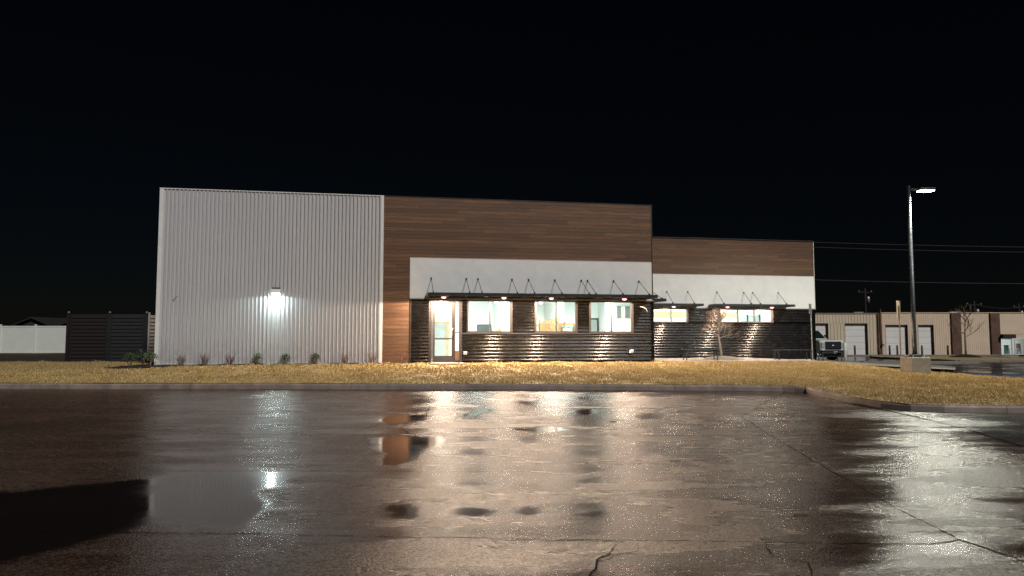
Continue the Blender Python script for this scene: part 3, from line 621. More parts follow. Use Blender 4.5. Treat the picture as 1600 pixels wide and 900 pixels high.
# ------------------------------------------------------------ awnings with hanging rods and downlights
def awning(label, origin, rz, x0, x1, depth, rods, lamps, z0=3.085, z1=3.2, za=3.76, power=1000):
    a = empty('awning', origin, rz, label, 'awning', 'awnings hung on rods over the windows')
    bm = MB(); bm.box(x0, x1, -depth, -depth + .07, z0, z1).box(x0, x1, -.08, -.012, z0, z1).box(x0, x0 + .07, -depth + .0701, -.0801, z0, z1).box(x1 - .07, x1, -depth + .0701, -.0801, z0, z1); bm.build('canopy_frame', M['canopy'], a)
    box('canopy_deck', M['canopy'], a, x0 + .071, x1 - .071, -depth + .071, -.081, z1 - .055, z1 - .01)
    n = int((x1 - x0) / .6)
    for k in range(1, n): x = x0 + (x1 - x0) * k / n; box('canopy_rib', M['canopy'], a, x - .02, x + .02, -depth + .071, -.081, z0 + .01, z1 - .056)
    for r in rods:
        o = MB().tube([(r, -.03, za), (r, -depth + .06, z1 + .02)], .010, 8).build('rod', M['rod'], a)
        MB().box(r - .025, r + .025, -.03, -.002, za - .035, za + .035, bev=.006).build('anchor', M['rod'], o); MB().box(r - .02, r + .02, -depth + .02, -depth + .11, z1, z1 + .05).build('clevis', M['rod'], o)
    for l in lamps:
        lp = MB().lathe([(.11, z0 + .06), (.12, z0 + .01), (.10, z0 - .02), (.085, z0 - .02)], (l, -depth * .72, 0), 14).build('downlight', M['rod'], a)
        MB().lathe([(.082, z0 - .019), (.075, z0 - .05), (.045, z0 - .072), (.005, z0 - .078)], (l, -depth * .72, 0), 14).build('lens', M['lens_warm'], lp)
        light('downlight_beam', 'SPOT', (l, -depth * .72, z0 - .085), power, (1, .74, .54), a, spot_size=R(178), spot_blend=.06, shadow_soft_size=.06)
    return a
awning('dark steel awning over the glass door and first window, left of the two', O, TH, 8.84, 12.28, 1.1, (9.02, 10.27, 10.69, 11.93), (9.4, 11.5))
awning('dark steel awning over the second and third large windows of the tall block', O, TH, 12.34, 17.05, 1.1, (12.54, 13.52, 14.52, 14.76, 15.76, 16.75), (13.2, 15.9))
awning('dark steel awning on the lower block left of the thin bare tree', W(0, D0), TH, 18.6, 21.55, .75, (19.0, 20.1, 21.12), (20.2,), 3.085, 3.19, 3.76, 520)
awning('dark steel awning over the three pane window of the lower block', W(0, D0), TH, 22.15, 26.05, .75, (22.55, 23.9, 24.35, 25.65), (22.8, 25.0), 3.085, 3.19, 3.76, 520)
awning('short dark awning sticking out round the corner of the tall block', W(17.30, 0), TH + PI / 2, 1.0, 3.6, .95, (1.3, 3.2), (2.3,), 3.085, 3.19, 3.76, 520)

# wall lamp on the ribbed wall
wl_ = empty('wall_lamp', W(3.77, 0, 3.12), TH, 'glowing half round wall lamp on the white ribbed wall', 'lamp')
MB().box(-.14, .14, -.05, .0, .06, .25, bev=.01).build('back_plate', M['canopy'], wl_)
MB().prism([(-.0, .22), (-.20, .16), (-.26, .08), (-.26, .05), (-.0, .05)], 'x', -.16, .16).build('hood', M['white_trim'], wl_)
MB().lathe([(.125, .049), (.12, .02), (.095, -.015), (.05, -.04), (.005, -.048)], (0, -.13, 0), 18).build('lens', M['lens_cool'], wl_)
light('wall_lamp_beam', 'SPOT', (0, -.36, -.06), 50, (.78, 1, .98), wl_, rot=(R(4), 0, 0), spot_size=R(176), spot_blend=.1, shadow_soft_size=.06)
# small lit fitting at the far corner of the lower block
e = empty('wall_lamp', W(S1 + .03, D0 + .9, 2.93), TH, 'small amber lit wall lamp at the right end of the lower block', 'lamp')
MB().box(0, .08, -.1, .1, -.02, .12).build('back_plate', M['canopy'], e); MB().box(.08, .42, -.1, .1, .03, .10, bev=.02).build('hood', M['canopy'], e); MB().box(.10, .40, -.08, .08, .008, .029).build('lens', emit('amber_lens', (1, .72, .45), 5), e)
light('wall_lamp_beam', 'SPOT', (.25, 0, -.02), 40, (1, .75, .5), e, spot_size=R(140), spot_blend=.5, shadow_soft_size=.05)

# outlets, bits on the walls and at the foot
def wallbox(name, label, cat, s, z, w, h): 
    e = empty(name, W(s, 0, z), TH, label, cat); MB().box(-w, w, -.07, .005, 0, h, bev=.01).build('cover', M['plastic_white'], e); MB().box(-w * .7, w * .7, -.078, -.0701, h * .2, h * .8).build('flap', M['flash'], e)
wallbox('outlet_box', 'white weatherproof outlet box low on black wall right of the door', 'outlet', 10.24, 1.06, .06, .12)
wallbox('outlet_box', 'white weatherproof outlet box low on black wall below the third window', 'outlet', 16.42, 1.10, .065, .12)
e = empty('cable', W(16.9, -.03, 2.6), TH, 'loose pale cable end hanging out of the black wall near the corner', 'cable'); MB().tube([(-.12, 0, .22), (.0, -.06, .2), (.09, -.09, .12), (.13, -.08, .02)], .014, 8).build('cable_end', M['flash'], e)
for k, (s, lab) in enumerate(((12.75, 'small pale uplight at the foot of the black wall below the middle window'), (15.0, 'small pale uplight at the foot of the black wall left of the outlet box'))):
    w = W(s, -.2); e = empty('ground_light', (w.x, w.y, lh(w.x, w.y)), TH, lab, 'light', 'low fittings along the wall foot')
    MB().tube([(0, 0, -.03), (0, 0, .07)], .02, 8).build('stake', M['galv'], e); MB().lathe([(.03, .06), (.06, .09), (.06, .13), (.02, .14)], (0, 0, 0), 10).build('head', M['galv'], e)
e = empty('wall_clip', W(5.0, -.02, 2.25), TH, 'dark scratch like clip on the ribbed wall near its left edge', 'clip')
e.location = W(.55, -.02, 2.95); MB().tube([(-.07, 0, -.05), (.0, -.012, .02), (.08, 0, .10)], .008, 6).build('clip', M['rod'], e)
# rooftop units
e = empty('rooftop_unit', W(.75, .8, 6.18), TH, 'low grey unit peeking above the parapet at upper left', 'roof unit'); MB().box(-.35, .55, -.3, .5, 0, .56, bev=.03).build('casing', M['galv'], e); MB().box(-.30, .5, -.315, -.302, .3, .5).build('grille', M['canopy'], e)
e = empty('roof_vent', W(25.1, 8.5, 5.79), TH, 'small capped vent on the lower block roof', 'vent'); MB().lathe([(.08, 0), (.08, .75), (.16, .78), (.14, .9), (.02, .94)], (0, 0, 0), 12).build('pipe', M['galv'], e)
e = empty('roof_hatch', W(24.7, 9.6, 5.79), TH, 'flat pale hatch on the lower block roof beside the vent', 'hatch'); MB().box(-1.1, 1.1, -.5, .5, 0, .70).build('curb', M['roof'], e); MB().prism([(-1.25, .70), (1.25, .70), (.4, .86), (-.4, .86)], 'y', -.6, .6).build('lid', M['galv'], e)

# ------------------------------------------------------------ planting bed and shrubs
def bed(name, poly, lab):
    o = sheet(name, poly, lambda x, y: LH(x, y) + .03 + .012 * np.sin(x * 9) * np.sin(y * 8), M['mulch'], .14); return o
bed('mulch_bed', BEDS[0], '')
bed('mulch_bed', BEDS[1], '')
def leafy(label, s, d, h, r, n, mat, grp):
    w = W(s, d); e = empty('shrub', (w.x, w.y, lh(w.x, w.y) + .03), random.uniform(0, 6), label, 'shrub', grp); st = MB()
    for k in range(7):
        a = random.uniform(0, 2 * PI); st.tube([(0, 0, -.05), (r * .35 * math.cos(a), r * .35 * math.sin(a), h * .45), (r * .75 * math.cos(a), r * .75 * math.sin(a), h * .85)], [.012, .008, .003], 5)
    st.build('stems', M['bark'], e); v = []; f = []
    for k in range(n):
        a = random.uniform(0, 2 * PI); q = random.random() ** .4; ph = random.uniform(-.5, 1.4); c = Vector((math.cos(a) * math.cos(ph) * r * q, math.sin(a) * math.cos(ph) * r * q, h * .55 + math.sin(ph) * h * .45 * q))
        u = Vector((random.gauss(0, 1), random.gauss(0, 1), random.gauss(.4, 1))).normalized(); t = u.orthogonal().normalized(); L = random.uniform(.025, .055); i = len(v)
        v += [c, c + u * L * .5 + t * L * .28, c + u * L, c + u * L * .5 - t * L * .28]; f.append((i, i + 1, i + 2, i + 3))
    raw_mesh('leaves', v, f, mat, e)
gs = 'small evergreen shrubs along the building'
leafy('small green shrub at the ribbed wall, left of the wall lamp', 3.24, -.2, .36, .19, 320, M['leafA'], gs)
leafy('small green shrub at the ribbed wall, just right of the wall lamp', 4.14, -.2, .34, .18, 320, M['leafA'], gs)
leafy('small green shrub at the ribbed wall, rightmost of the green ones', 5.10, -.2, .34, .18, 320, M['leafA'], gs)
leafy('pale green shrub at the left tip of the corner planting bed', -.66, -.35, .44, .25, 420, M['leafA'], gs)
leafy('dark green shrub in the middle of the corner planting bed', -.42, .1, .52, .27, 460, M['leafA'], gs)
leafy('green shrub of the corner planting bed nearest the white wall', -.05, -.38, .46, .26, 420, M['leafA'], gs)
def grow(bm, p, d, L, r, depth, spread, tips, up=.15, kids=(2, 4), nside=4, shrink=.66):
    segs = 3; pts = [p]; q = Vector(p); dd = Vector(d)
    for k in range(segs):
        dd = (dd + Vector((random.gauss(0, .10), random.gauss(0, .10), random.gauss(up * .3, .06)))).normalized(); q = q + dd * L / segs; pts.append(q.copy())
    bm.tube(pts, [r, r * .85, r * .7, r * .5], nside, cap=False)
    if depth == 0: tips.append((q, dd)); return
    for k in range(random.randint(*kids)):
        t = random.uniform(.35, 1.0); b = pts[min(3, int(t * 3))]; ax = dd.orthogonal().normalized(); ax.rotate(Matrix.Rotation(random.uniform(0, 2 * PI), 3, dd)); nd = (dd + ax * spread * random.uniform(.6, 1.3)).normalized(); nd.z += up
        grow(bm, b, nd.normalized(), L * shrink * random.uniform(.8, 1.2), r * .55, depth - 1, spread, tips, up, kids, nside, shrink)
def twiggy(label, s, d, h, n):
    w = W(s, d); e = empty('dormant_shrub', (w.x, w.y, lh(w.x, w.y) + .02), 0, label, 'shrub', 'leafless reddish shrubs along the building'); b = MB(); tips = []
    for k in range(n):
        a = random.uniform(0, 2 * PI); grow(b, Vector((.02 * math.cos(a), .02 * math.sin(a), -.03)), Vector((math.cos(a) * .4, math.sin(a) * .4, 1)).normalized(), h * random.uniform(.45, .65), .006, 2, .5, tips, .2, (2, 3), 3)
    b.build('stems', M['twig'], e)
for s, lab in ((.85, 'leafless reddish shrub at the ribbed wall, first from its left corner'), (1.60, 'leafless reddish shrub at the ribbed wall, second from its left corner'), (2.38, 'leafless reddish shrub at the ribbed wall just left of the green ones'), (6.10, 'leafless reddish shrub at the ribbed wall, just right of the green ones'), (7.02, 'leafless reddish shrub at the right end of the ribbed wall'), (8.05, 'leafless twiggy shrub at the foot of the brown plank column'), (-.12, 'leafless reddish shrub by the slatted panel at the white corner')):
    twiggy(lab, s, -.2 if s > 0 else .2, .50, 13)

# ------------------------------------------------------------ trees
def tree(name, label, loc, trunk_h, r, L, depth, spread, mat, kids, leaf=None, seed=1, up=.12, first=7, lean=(0, 0)):
    random.seed(seed); e = empty(name, loc, 0, label, 'tree'); tr = MB(); top = Vector((lean[0], lean[1], trunk_h))
    pts = [Vector((0, 0, -.1)), Vector((lean[0] * .2, lean[1] * .2, trunk_h * .33)), Vector((lean[0] * .6, 0, trunk_h * .7)), top, top + Vector((.02, 0, L * .7)), top + Vector((.0, .03, L * 1.5))]
    tr.tube(pts, [r * 1.25, r, r * .85, r * .7, r * .4, r * .12], 8).build('trunk', mat, e); cr = MB(); tips = []
    for k in range(first):
        u = k / (first - 1); b = top.lerp(pts[-1], u * .8) - Vector((0, 0, .12 * (1 - u))); a = k * 2.4 + random.uniform(-.4, .4); sl = .35 + u * 1.1
        grow(cr, b, Vector((math.cos(a), math.sin(a), sl)).normalized(), L * (1 - .35 * u), r * .42, depth, spread, tips, up, kids, 4)
    cr.build('crown', mat, e)
    if leaf:
        v = []; f = []
        for q, dd in tips:
            for k in range(leaf[0]):
                c = q + Vector((random.gauss(0, .03), random.gauss(0, .03), random.gauss(0, .03))); u = Vector((random.gauss(0, 1), random.gauss(0, 1), random.gauss(-.3, 1))).normalized(); t = u.orthogonal().normalized(); S = random.uniform(.015, .035); i = len(v)
                v += [c, c + u * S + t * S * .5, c + u * S * 2, c + u * S - t * S * .5]; f.append((i, i + 1, i + 2, i + 3))
        raw_mesh('dry_leaves', v, f, leaf[1], e)
    return e
w = W(21.78, 3.5)
tree('young_tree', 'thin young bare tree with reddish twigs before the black corrugated wall', (w.x, w.y, .74), 1.0, .045, .60, 3, .62, M['bark_pale'], (3, 4), (1, simple('dry_leaf', (.26, .13, .08), .8, 0, .3, 20)), 11, .08, 12, (-.12, 0))
def mound(label, x, y, z, r, h, mat=None):
    v = [(x, y, z + h)]; f = []; n = 22
    for j in range(1, 6):
        for k in range(n):
            a = 2 * PI * k / n; rr = r * j / 5 * (1 + .08 * math.sin(3 * a + x)); v.append((x + rr * math.cos(a), y + rr * math.sin(a), z + h * math.cos(PI / 2 * j / 5) + (.02 * random.random() if j < 5 else -.02)))
    for k in range(n): f.append((0, 1 + k, 1 + (k + 1) % n))
    for j in range(4):
        for k in range(n): f.append((1 + j * n + k, 1 + (j + 1) * n + k, 1 + (j + 1) * n + (k + 1) % n, 1 + j * n + (k + 1) % n))
    return tag(raw_mesh('mulch_mound', v, f, mat or M['mulch'], None, True), label, 'mulch')
mound('grey mulch mound round the thin young tree', w.x, w.y, .735, .95, .13, simple('gravel_mulch', (.11, .085, .07), .9, 0, .6, 30, .05, 1, 40))
tree('street_tree', 'bare tree on the grass island before the beige warehouse', (36.6, 57.5, .08), 1.75, .09, 1.25, 3, .55, M['bark_pale'], (2, 4), None, 5, .22, 8)
mound('dark mulch mound under the tree on the grass island', 36.6, 57.5, .06, 1.3, .25)

# ------------------------------------------------------------ benches and sign posts
def bench(label, loc, rz, L):
    b = empty('bench', loc, rz, label, 'bench', 'black metal benches on the sidewalk')
    for k in range(5): MB().box(-L / 2, L / 2, -.2 + k * .085, -.2 + k * .085 + .06, .425, .45, bev=.006).build('slat', M['steel_dark'], b)
    for k in range(4): MB().box(-L / 2, L / 2, -.2 + k * .085 + .061, -.2 + k * .085 + .084, .405, .42).build('stretcher', M['steel_dark'], b)
    for sg in (-1, 1):
        x = sg * (L / 2 - .12); MB().box(x - .03, x + .03, -.2, .2, .37, .42).build('bracket', M['steel_dark'], b)
        for y in (-.17, .17): MB().tube([(x, y * .5, .38), (x, y, .25), (x, y, .0)], .026, 6).build('leg', M['steel_dark'], b)
bench('black slatted bench left of the thin young tree', (7.9, 29.9, .735), TH, 1.62)
bench('black slatted bench beside the leaning sign post', (12.05, 30.6, .70), TH, 1.75)
bench('black slatted bench in front of the white pickup truck', (15.7, 35.2, .50), TH, 1.25)
def signpost(label, loc, rz, h, plates, lean, mat, pm_):
    e = empty('sign_post', loc, rz, label, 'sign post'); e.rotation_euler = (0, lean, rz)
    MB().prism([(-.032, -.014), (.032, -.014), (.032, .014), (.012, .014), (.012, .0), (-.012, .0), (-.012, .014), (-.032, .014)], 'z', -.3, h).build('post', mat, e)
    for z0, z1, wd in plates: p = MB().box(-wd / 2, wd / 2, .018, .024, z0, z1, bev=.002).build('sign_plate', pm_, e); MB().lathe([(.012, .01), (.012, .018)], (0, -.034, (z0 + z1) / 2), 8, 'y').build('bolt', M['chrome'], p)
signpost('leaning grey sign post at the right end of the lower block', (12.62, 29.95, .69), R(48), 2.28, ((1.98, 2.40, .32),), R(-1.6), M['galv'], M['galv'])
signpost('tan sign post with edge on plates beside the tall lamp pole', (14.03, 25.75, .38), R(40), 2.45, ((2.16, 2.62, .32), (1.98, 2.15, .32)), 0, simple('tan_post', (.26, .19, .13), .5, .2), simple('tan_plate', (.50, .40, .29), .45, .2))
def bollard(label, x, y, z, h, r, mat, grp):
    e = empty('bollard', (x, y, z), 0, label, 'bollard', grp); MB().lathe([(r, -.1), (r, h - r * .6), (r * .8, h - r * .2), (r * .3, h), (.002, h)], (0, 0, 0), 12).build('post', mat, e); MB().lathe([(r * 1.5, 0), (r * 1.5, .03), (r, .05)], (0, 0, 0), 12).build('footing', M['concrete'], e)
bollard('white bollard by the pickup truck, left of the pair', 17.75, 38.0, .40, 1.0, .07, M['plastic_white'], 'white bollards by the truck')
bollard('white bollard by the pickup truck, right of the pair', 18.05, 38.6, .40, 1.0, .07, M['plastic_white'], 'white bollards by the truck')

# ------------------------------------------------------------ tall lamp pole
lp = empty('street_lamp', (14.35, 25.4, .38), R(4), 'tall dark lamp pole on a concrete pedestal with a lit head', 'street lamp')
MB().box(-.35, .35, -.35, .35, -.3, .60, bev=.03).build('pedestal', M['concrete'], lp)
MB().box(-.17, .17, -.17, .17, .60, .70, bev=.03).build('base_cover', M['steel_dark'], lp)
for sx in (-1, 1):
    for sy in (-1, 1): MB().lathe([(.02, .6), (.02, .645), (.012, .66)], (sx * .21, sy * .21, 0), 6).build('anchor_bolt', M['galv'], lp)
MB().tube([(0, 0, .70), (0, 0, 1.0), (0, 0, 6.72)], [.080, .074, .055], 14).build('pole', M['steel_dark'], lp)
MB().lathe([(.066, 6.72), (.066, 6.75), (.02, 6.78)], (0, 0, 0), 12).build('cap', M['steel_dark'], lp)
MB().box(.05, .34, -.035, .035, 6.60, 6.68).build('arm', M['steel_dark'], lp)
hd = MB().box(.34, .92, -.17, .17, 6.60, 6.69, bev=.025).build('lamp_head', M['steel_dark'], lp); MB().box(.40, .88, -.14, .14, 6.575, 6.599).build('lens', M['lens_pole'], hd)
light('street_lamp_beam', 'SPOT', (.64, 0, 6.55), 1900, (1, 1, .84), lp, spot_size=R(172), spot_blend=.4, shadow_soft_size=.12)

# ------------------------------------------------------------ enclosure at the left and vinyl fence
EN = empty('slatted_enclosure', (-17.05, 30, .60), 0, 'dark slatted metal enclosure left of the white ribbed wall', 'enclosure')
def slat_gate(x0, x1, mat, nm):
    g_ = empty(nm, (0, 0, 0), parent=EN)
    for k in range(13): z = .06 + k * .152; MB().box(x0 + .07, x1 - .07, -.02, .02, 0, .162, rot=Matrix.Rotation(R(-14), 4, 'X')).build('slat', mat, g_, (0, 0, z))
    for a in (x0, x1 - .07): box('stile', mat, g_, a, a + .07, -.035, .035, .03, 2.06)
    box('back_rail', mat, g_, x0 + .07, x1 - .07, .05, .08, .5, .58); box('back_rail', mat, g_, x0 + .07, x1 - .07, .05, .08, 1.5, 1.58)
slat_gate(-1.58, .02, M['gate_brown'], 'gate_leaf'); slat_gate(.12, 1.56, M['gate_dark'], 'gate_leaf')
for x, m_ in ((-1.66, M['gate_brown']), (.07, M['gate_dark']), (1.63, M['gate_dark'])):
    p = box('post', m_, EN, x - .055, x + .055, -.06, .06, -.1, 2.11); MB().lathe([(.05, 2.11), (.05, 2.14), (.02, 2.17)], (x, 0, 0), 8).build('post_cap', M['galv'], p)
sp_ = empty('side_panel', (1.70, 0, 0), parent=EN)
for k in range(13): z = .06 + k * .152; MB().box(-.02, .02, .1, 2.4, 0, .135, rot=Matrix.Rotation(R(-14), 4, 'Y')).build('slat', M['gate_light'], sp_, (0, 0, z))
box('post', M['gate_light'], sp_, -.0, .045, .0, .08, -.1, 2.13); box('post', M['gate_light'], sp_, -.04, .04, 2.42, 2.5, -.1, 2.1)
FE = empty('vinyl_fence', (-34.5, 48, .62), 0, 'white vinyl panel fence at the far left edge', 'fence')
for k in range(-3, 3):
    x = 2.36 * k
    box('panel', M['vinyl'], FE, x + .065, x + 2.295, -.02, .02, .10, 1.72); box('top_rail', M['vinyl'], FE, x + .065, x + 2.295, -.035, .035, 1.721, 1.83); box('bottom_rail', M['vinyl'], FE, x + .065, x + 2.295, -.035, .035, .0, .099)
for k in range(-3, 4):
    x = 2.36 * k; p = box('post', M['vinyl'], FE, x - .063, x + .063, -.063, .063, -.2, 1.86); MB().prism([(x - .075, 1.86), (x + .075, 1.86), (x, 1.93)], 'y', -.075, .075).build('post_cap', M['vinyl'], p)
def house(label, x, y, w_, zb, ze, zp):
    h = empty('house', (x, y, zb), 0, label, 'house'); MB().prism([(-w_, 0), (w_, 0), (w_, ze), (0, zp), (-w_, ze)], 'y', 0, 9).build('wall', M['siding'], h)
    rf = MB(); t = .14
    for sg in (-1, 1): rf.prism([(sg * (w_ + .3), ze - .2), (0, zp + .02), (0, zp + t + .02), (sg * (w_ + .3), ze - .2 + t)], 'y', -.4, 9.4)
    r_ = rf.build('roof', M['shingle'], h)
    fa = MB()
    for sg in (-1, 1): fa.prism([(sg * (w_ + .3), ze - .22), (0, zp), (0, zp + t), (sg * (w_ + .3), ze - .22 + t)], 'y', -.46, -.41)
    fa.build('fascia', M['siding'], r_)
    wn_ = MB().box(-.5, .5, -.04, -.01, 1.0, 2.0).build('window', M['vinyl'], h); MB().box(-.45, .45, -.05, -.041, 1.05, 1.95).build('pane', M['interior_dark'], wn_)
house('dark gabled house behind the vinyl fence, nearer the picture edge', -64, 95, 2.2, .5, 2.9, 3.75); house('dark gabled house behind the vinyl fence, nearer the enclosure', -60.2, 97, 1.4, .5, 2.8, 3.3)

# ------------------------------------------------------------ warehouse across the road
WH = empty('warehouse', (30, 72, -.16), 0, 'long tan and beige metal warehouse with white roller doors and brick piers', 'warehouse')
def wbox(name, mat, *a, parent=None, bev=0): return box(name, mat, parent or WH, *a, bev=bev)
DOORS = [(-.6, 2.0), (3.69, 5.98), (7.77, 10.04), (11.08, 12.66)]; DT = 3.25; HT = 4.28
def solid(x0, x1, z0, z1, mat, sp, dep): wbox('backing', mat, x0, x1, .0, .3, z0, z1); ribs('ribbed_cladding', mat, x0, x1, z0, z1, -.012, sp, dep, WH)
segs_l = [(-3, -.6), (2.0, 3.69), (5.98, 6.95)]; segs_r = [(7.35, 7.77), (10.04, 11.08), (12.66, 14.40)]
for a, b in segs_l: solid(a, b, 0, DT, M['tan_metal'], .31, .035)
solid(-3, 6.95, DT + .001, HT - .05, M['tan_metal'], .31, .035)
for a, b in segs_r: solid(a, b, 0, DT - .15, M['beige_metal'], .22, .02)
solid(7.35, 14.40, DT - .149, HT, M['beige_metal'], .22, .02)
wbox('backing', M['beige_metal'], 15.36, 18.36, 0, .3, 0, HT); ribs('ribbed_cladding', M['beige_metal'], 15.36, 18.36, 0, HT, -.012, .2, .014, WH)
wbox('backing', M['beige_metal'], 19.3, 36, 0, .3, 2.15, HT); ribs('ribbed_cladding', M['beige_metal'], 19.3, 36, 2.15, HT, -.012, .17, .006, WH)
for a, b in ((6.96, 7.34), (14.41, 15.35), (18.37, 19.29)): wbox('brick_pier', M['brick'], a, b, -.18, .3, 0, HT + .02)
wbox('eave_trim', M['flash'], -3, 6.95, -.1, .35, HT - .049, HT + .02); wbox('eave_trim', M['beige_metal'], 7.35, 36, -.08, .35, HT + .021, HT + .08)
wbox('roof', M['roof'], -3, 36, .36, 22, HT - .4, HT - .2); wbox('side_wall', M['tan_metal'], -3, -2.8, .31, 22, 0, HT - .41); wbox('back_wall', M['tan_metal'], -2.79, 36, 21.8, 22, 0, HT - .41); wbox('parapet_patch', M['white_trim'], 14.4, 15.4, -.05, .3, HT + .081, HT + .14); wbox('parapet_patch', M['flash'], 4.7, 5.6, .0, .3, HT + .021, HT + .13)
for k, (a, b) in enumerate(DOORS):
    top = DT if k < 2 else DT - .15; d_ = empty('roller_door', (0, 0, 0), parent=WH); n = 5
    for i in range(n): z0 = .02 + (top - .04) * i / n; MB().box(a + .02, b - .02, .24, .29, z0 + .008, z0 + (top - .04) / n - .008, bev=.012).build('door_panel', M['door_white'], d_)
    wbox('jamb', M['dark_body'], a + .001, a + .02, -.02, .3, .01, top); wbox('jamb', M['dark_body'], b - .02, b - .001, -.02, .3, .01, top); wbox('backing', M['dark_body'], a, b, .31, .4, 0, top)  # both jambs coloured dark, standing in for the shade inside the door recess
pi_ = MB().tube([(7.34, -.3, 1.0), (7.26, -.3, 1.5), (7.20, -.28, 2.4), (7.20, -.28, 4.7)], .03, 8).build('conduit', M['rust'], WH); MB().box(7.22, 7.42, -.42, -.24, .95, 1.25, bev=.03).build('meter_box', M['galv'], WH)
wbox('entrance_hood', M['bronze'], 19.3, 20.55, -.6, -.01, 1.75, 2.14)
ST = empty('shopfront', (0, 0, 0), parent=WH)
for a, b in ((19.35, 20.55), (20.75, 21.75), (21.95, 23.2), (23.4, 25)):
    MB().box(a, a + .06, -.03, .06, .05, 1.74).box(b - .06, b, -.03, .06, .05, 1.74).box(a + .061, b - .061, -.03, .06, .05, .14).box(a + .061, b - .061, -.03, .06, 1.66, 1.74).build('frame', M['white_trim'], ST)
    raw_mesh('pane', [(a + .06, .02, .14), (b - .06, .02, .14), (b - .06, .02, 1.66), (a + .06, .02, 1.66)], [(0, 1, 2, 3)], M['glass'], ST)
MB().box(19.3, 36, .01, .3, 1.745, 2.149).build('lintel', M['beige_metal'], ST); MB().box(19.3, 36, 4.0, 4.2, 0, 2.6).build('shop_back_wall', M['plaster'], ST); MB().box(19.3, 36, .31, 4.0, 2.3, 2.4).build('shop_ceiling', M['plaster'], ST); MB().box(19.3, 36, .31, 4.0, 0, .03).build('shop_floor', M['int_floor'], ST)
light('shop_light', 'AREA', (21.8, 2.0, 2.25), 70, (.95, 1, 1), ST, shape='RECTANGLE', size=4, size_y=2)
random.seed(3)
for k in range(14): x = 19.5 + k * .4; h = random.uniform(.3, .9); MB().box(x, x + .3, 1.2 + .5 * (k % 3), 1.5 + .5 * (k % 3), .03, .4 + h, bev=.02).build('shop_stock', [M['interior_dark'], M['curtain'], M['rust'], M['teal'], M['plastic_white']][k % 5], ST)
for k, (x, lab) in enumerate(((33.95, 'brown bollard at the left edge of the second roller door'), (36.35, 'brown bollard right of the second roller door'), (38.15, 'brown bollard at the left edge of the third roller door'), (40.6, 'brown bollard between the lamp pole and third roller door'), (43.15, 'brown bollard right of the roller door behind the lamp pole'), (37.4, 'brown bollard before the brick pier with the conduit'))):
    bollard(lab, x, 70.6, -.15, 1.05, .09, M['rust'], 'brown bollards guarding the roller doors')

# parked car at the far right edge, barely in frame
pc = empty('parked_car', (50.3, 66.0, -.13), R(96), 'dark parked car at the right edge before the lit shopfront', 'car')
MB().prism([(-2.2, .35), (2.2, .35), (2.25, .75), (1.5, .95), (.8, 1.42), (-1.0, 1.45), (-1.9, 1.0), (-2.25, .9)], 'y', -.85, .85).build('body', M['truck_black'], pc)
for sx in (-1.35, 1.35):
    for sy in (-.86, .86): MB().lathe([(.05, -.1), (.32, -.1), (.34, -.06), (.34, .06), (.32, .1), (.05, .1)], (sx, sy * .93, .34), 16, 'y').build('wheel', M['tyre'], pc)
MB().prism([(-.9, 1.0), (.95, 1.0), (.6, 1.36), (-.8, 1.38)], 'y', -.856, .856).build('side_glass', M['car_glass'], pc)

# ------------------------------------------------------------ white pickup truck
tk = empty('pickup_truck', (20.35, 45.2, .17), R(21), 'white pickup truck with black grille parked beyond the lower block', 'truck')
# local frame: front faces -y
def tprism(name, prof, x0, x1, mat, bev=.03, parent=tk):
    b = MB().prism(prof, 'x', x0, x1)
    if bev: bmesh.ops.bevel(b.bm, geom=b.bm.edges[:], offset=bev, segments=2, affect='EDGES')
    return b.build(name, mat, parent)
tprism('body', [(-.02, .60), (.02, 1.22), (.15, 1.32), (1.35, 1.40), (3.2, 1.40), (5.6, 1.38), (5.6, .62), (4.9, .55), (2.6, .50), (.4, .50)], -.98, .98, M['truck_white'], .05)
tprism('cab', [(1.25, 1.36), (1.95, 1.97), (2.3, 2.03), (3.45, 2.03), (3.65, 1.95), (3.75, 1.36)], -.86, .86, M['truck_white'], .05)
wsv = [(-.76, 1.325, 1.44), (.76, 1.325, 1.44), (.70, 1.90, 1.945), (-.70, 1.90, 1.945)]
raw_mesh('windshield', wsv, [(0, 1, 2, 3)], M['car_glass'], tk)
for sg in (-1, 1):
    raw_mesh('side_window', [(sg * .868, 1.55, 1.45), (sg * .868, 3.55, 1.45), (sg * .868, 3.45, 1.90), (sg * .868, 2.02, 1.90)], [(0, 1, 2, 3)], M['car_glass'], tk)
    mr = MB().box(sg * 1.06 - .09, sg * 1.06 + .09, 1.62, 1.72, 1.40, 1.68, bev=.03).build('mirror', M['truck_black'], tk); MB().box(sg * .87, sg * 1.0, 1.65, 1.69, 1.48, 1.53).build('arm', M['truck_black'], mr)
    MB().box(sg * .80 - .14, sg * .80 + .14, -.045, .06, .82, 1.18, bev=.03).build('headlight', M['headlamp'], tk)
    for y in (.95, 4.5):
        wh = MB().lathe([(.25, -.13), (.38, -.13), (.41, -.09), (.41, .09), (.38, .13), (.25, .13)], (sg * .86, y, .41), 20, 'x').build('wheel', M['tyre'], tk); MB().lathe([(.04, -.10), (.24, -.11), (.25, .0), (.24, .11), (.04, .10)], (sg * .86, y, .41), 16, 'x').build('rim', M['chrome'], wh)
gr = MB().box(-.64, .64, -.06, .03, .74, 1.24, bev=.03).build('grille', M['truck_black'], tk)
for k in range(3): MB().box(-.56, .56, -.085, -.061, .82 + k * .14, .87 + k * .14, bev=.008).build('grille_bar', M['steel_dark'], gr)
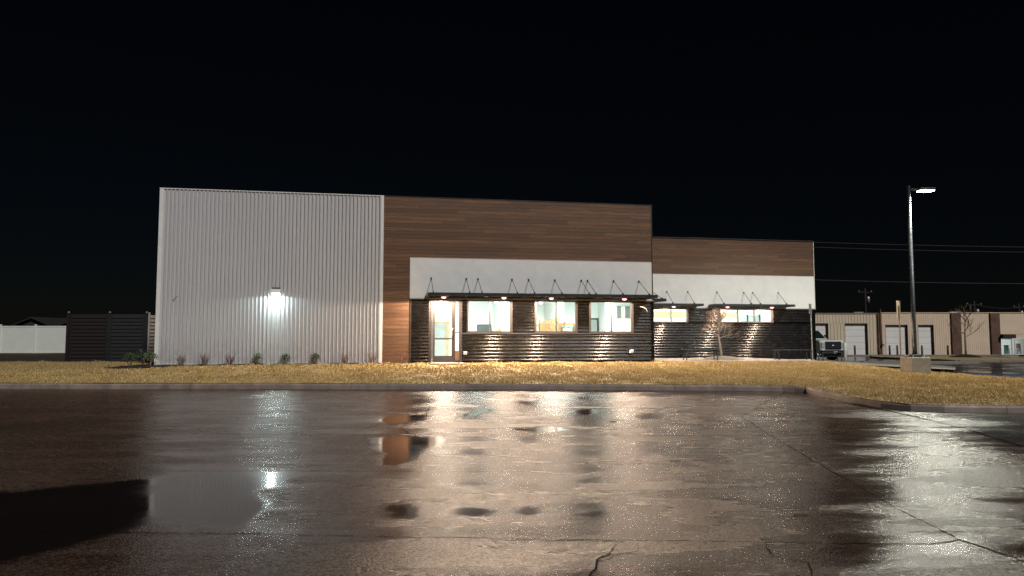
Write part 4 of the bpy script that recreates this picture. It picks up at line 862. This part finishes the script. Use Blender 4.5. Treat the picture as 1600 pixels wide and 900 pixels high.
MB().lathe([(.004, -.105), (.10, -.10), (.11, -.086)], (0, 0, 0), 18, 'y').build('emblem', M['chrome'], gr, (0, 0, .99)).scale = (1.3, 1, .6)
bp = MB().box(-1.0, 1.0, -.20, .05, .42, .70, bev=.05).build('bumper', M['truck_black'], tk); MB().box(-.16, .16, -.212, -.201, .50, .62).build('licence_plate', M['plastic_white'], bp)
MB().box(-.8, .8, -.1, .3, .25, .41, bev=.03).build('air_dam', M['truck_black'], tk)

# ------------------------------------------------------------ utility poles and wires far right
def utility(label, x, y, h, arm):
    e = empty('utility_pole', (x, y, -.3), R(10), label, 'utility pole'); MB().tube([(0, 0, 0), (0, 0, h)], [.16, .11], 8).build('pole', M['wood_pole'], e)
    MB().box(-arm, arm, -.06, .06, h - .6, h - .46).build('crossarm', M['wood_pole'], e)
    for k in (-1, 0, 1): MB().lathe([(.05, h - .459), (.07, h - .38), (.03, h - .30)], (k * arm * .85, 0, 0), 8).build('insulator', M['galv'], e)
    MB().lathe([(.22, h - 2.0), (.24, h - 1.2), (.1, h - 1.1)], (.34, -.1, 0), 10).build('transformer', M['galv'], e)
utility('utility pole with transformer above the tan warehouse roof', 47.8, 96, 8.6, 1.1); utility('utility pole above the beige warehouse roof near the right edge', 62.5, 96, 6.9, 1.2); utility('short utility pole at the far right above the shopfront roof', 78.5, 110, 7.2, 1.0)
def wire(label, pts, r):
    e = empty('power_line', pts[0], 0, label, 'wire', 'overhead wires across the right sky'); a = Vector(pts[0]); b = Vector(pts[1]); sag = pts[2]; P = []
    for i in range(25): t = i / 24; q = a.lerp(b, t) - a; P.append((q.x, q.y, q.z - 4 * sag * t * (1 - t)))
    MB().tube(P, r, 5).build('cable', M['wire'], e)
wire('upper of the two high wires right of the lower block', ((20, 80, 13.0), (90, 84, 12.4), .5), .03); wire('lower of the two high wires right of the lower block', ((20, 80, 12.5), (90, 84, 11.9), .6), .03)
wire('single lower wire crossing behind the lamp pole', ((20, 80, 8.7), (90, 84, 8.3), .6), .035)
wire('short slack wire above the beige warehouse roof', ((62.5, 96, 6.1), (78.5, 110, 6.3), .3), .04)
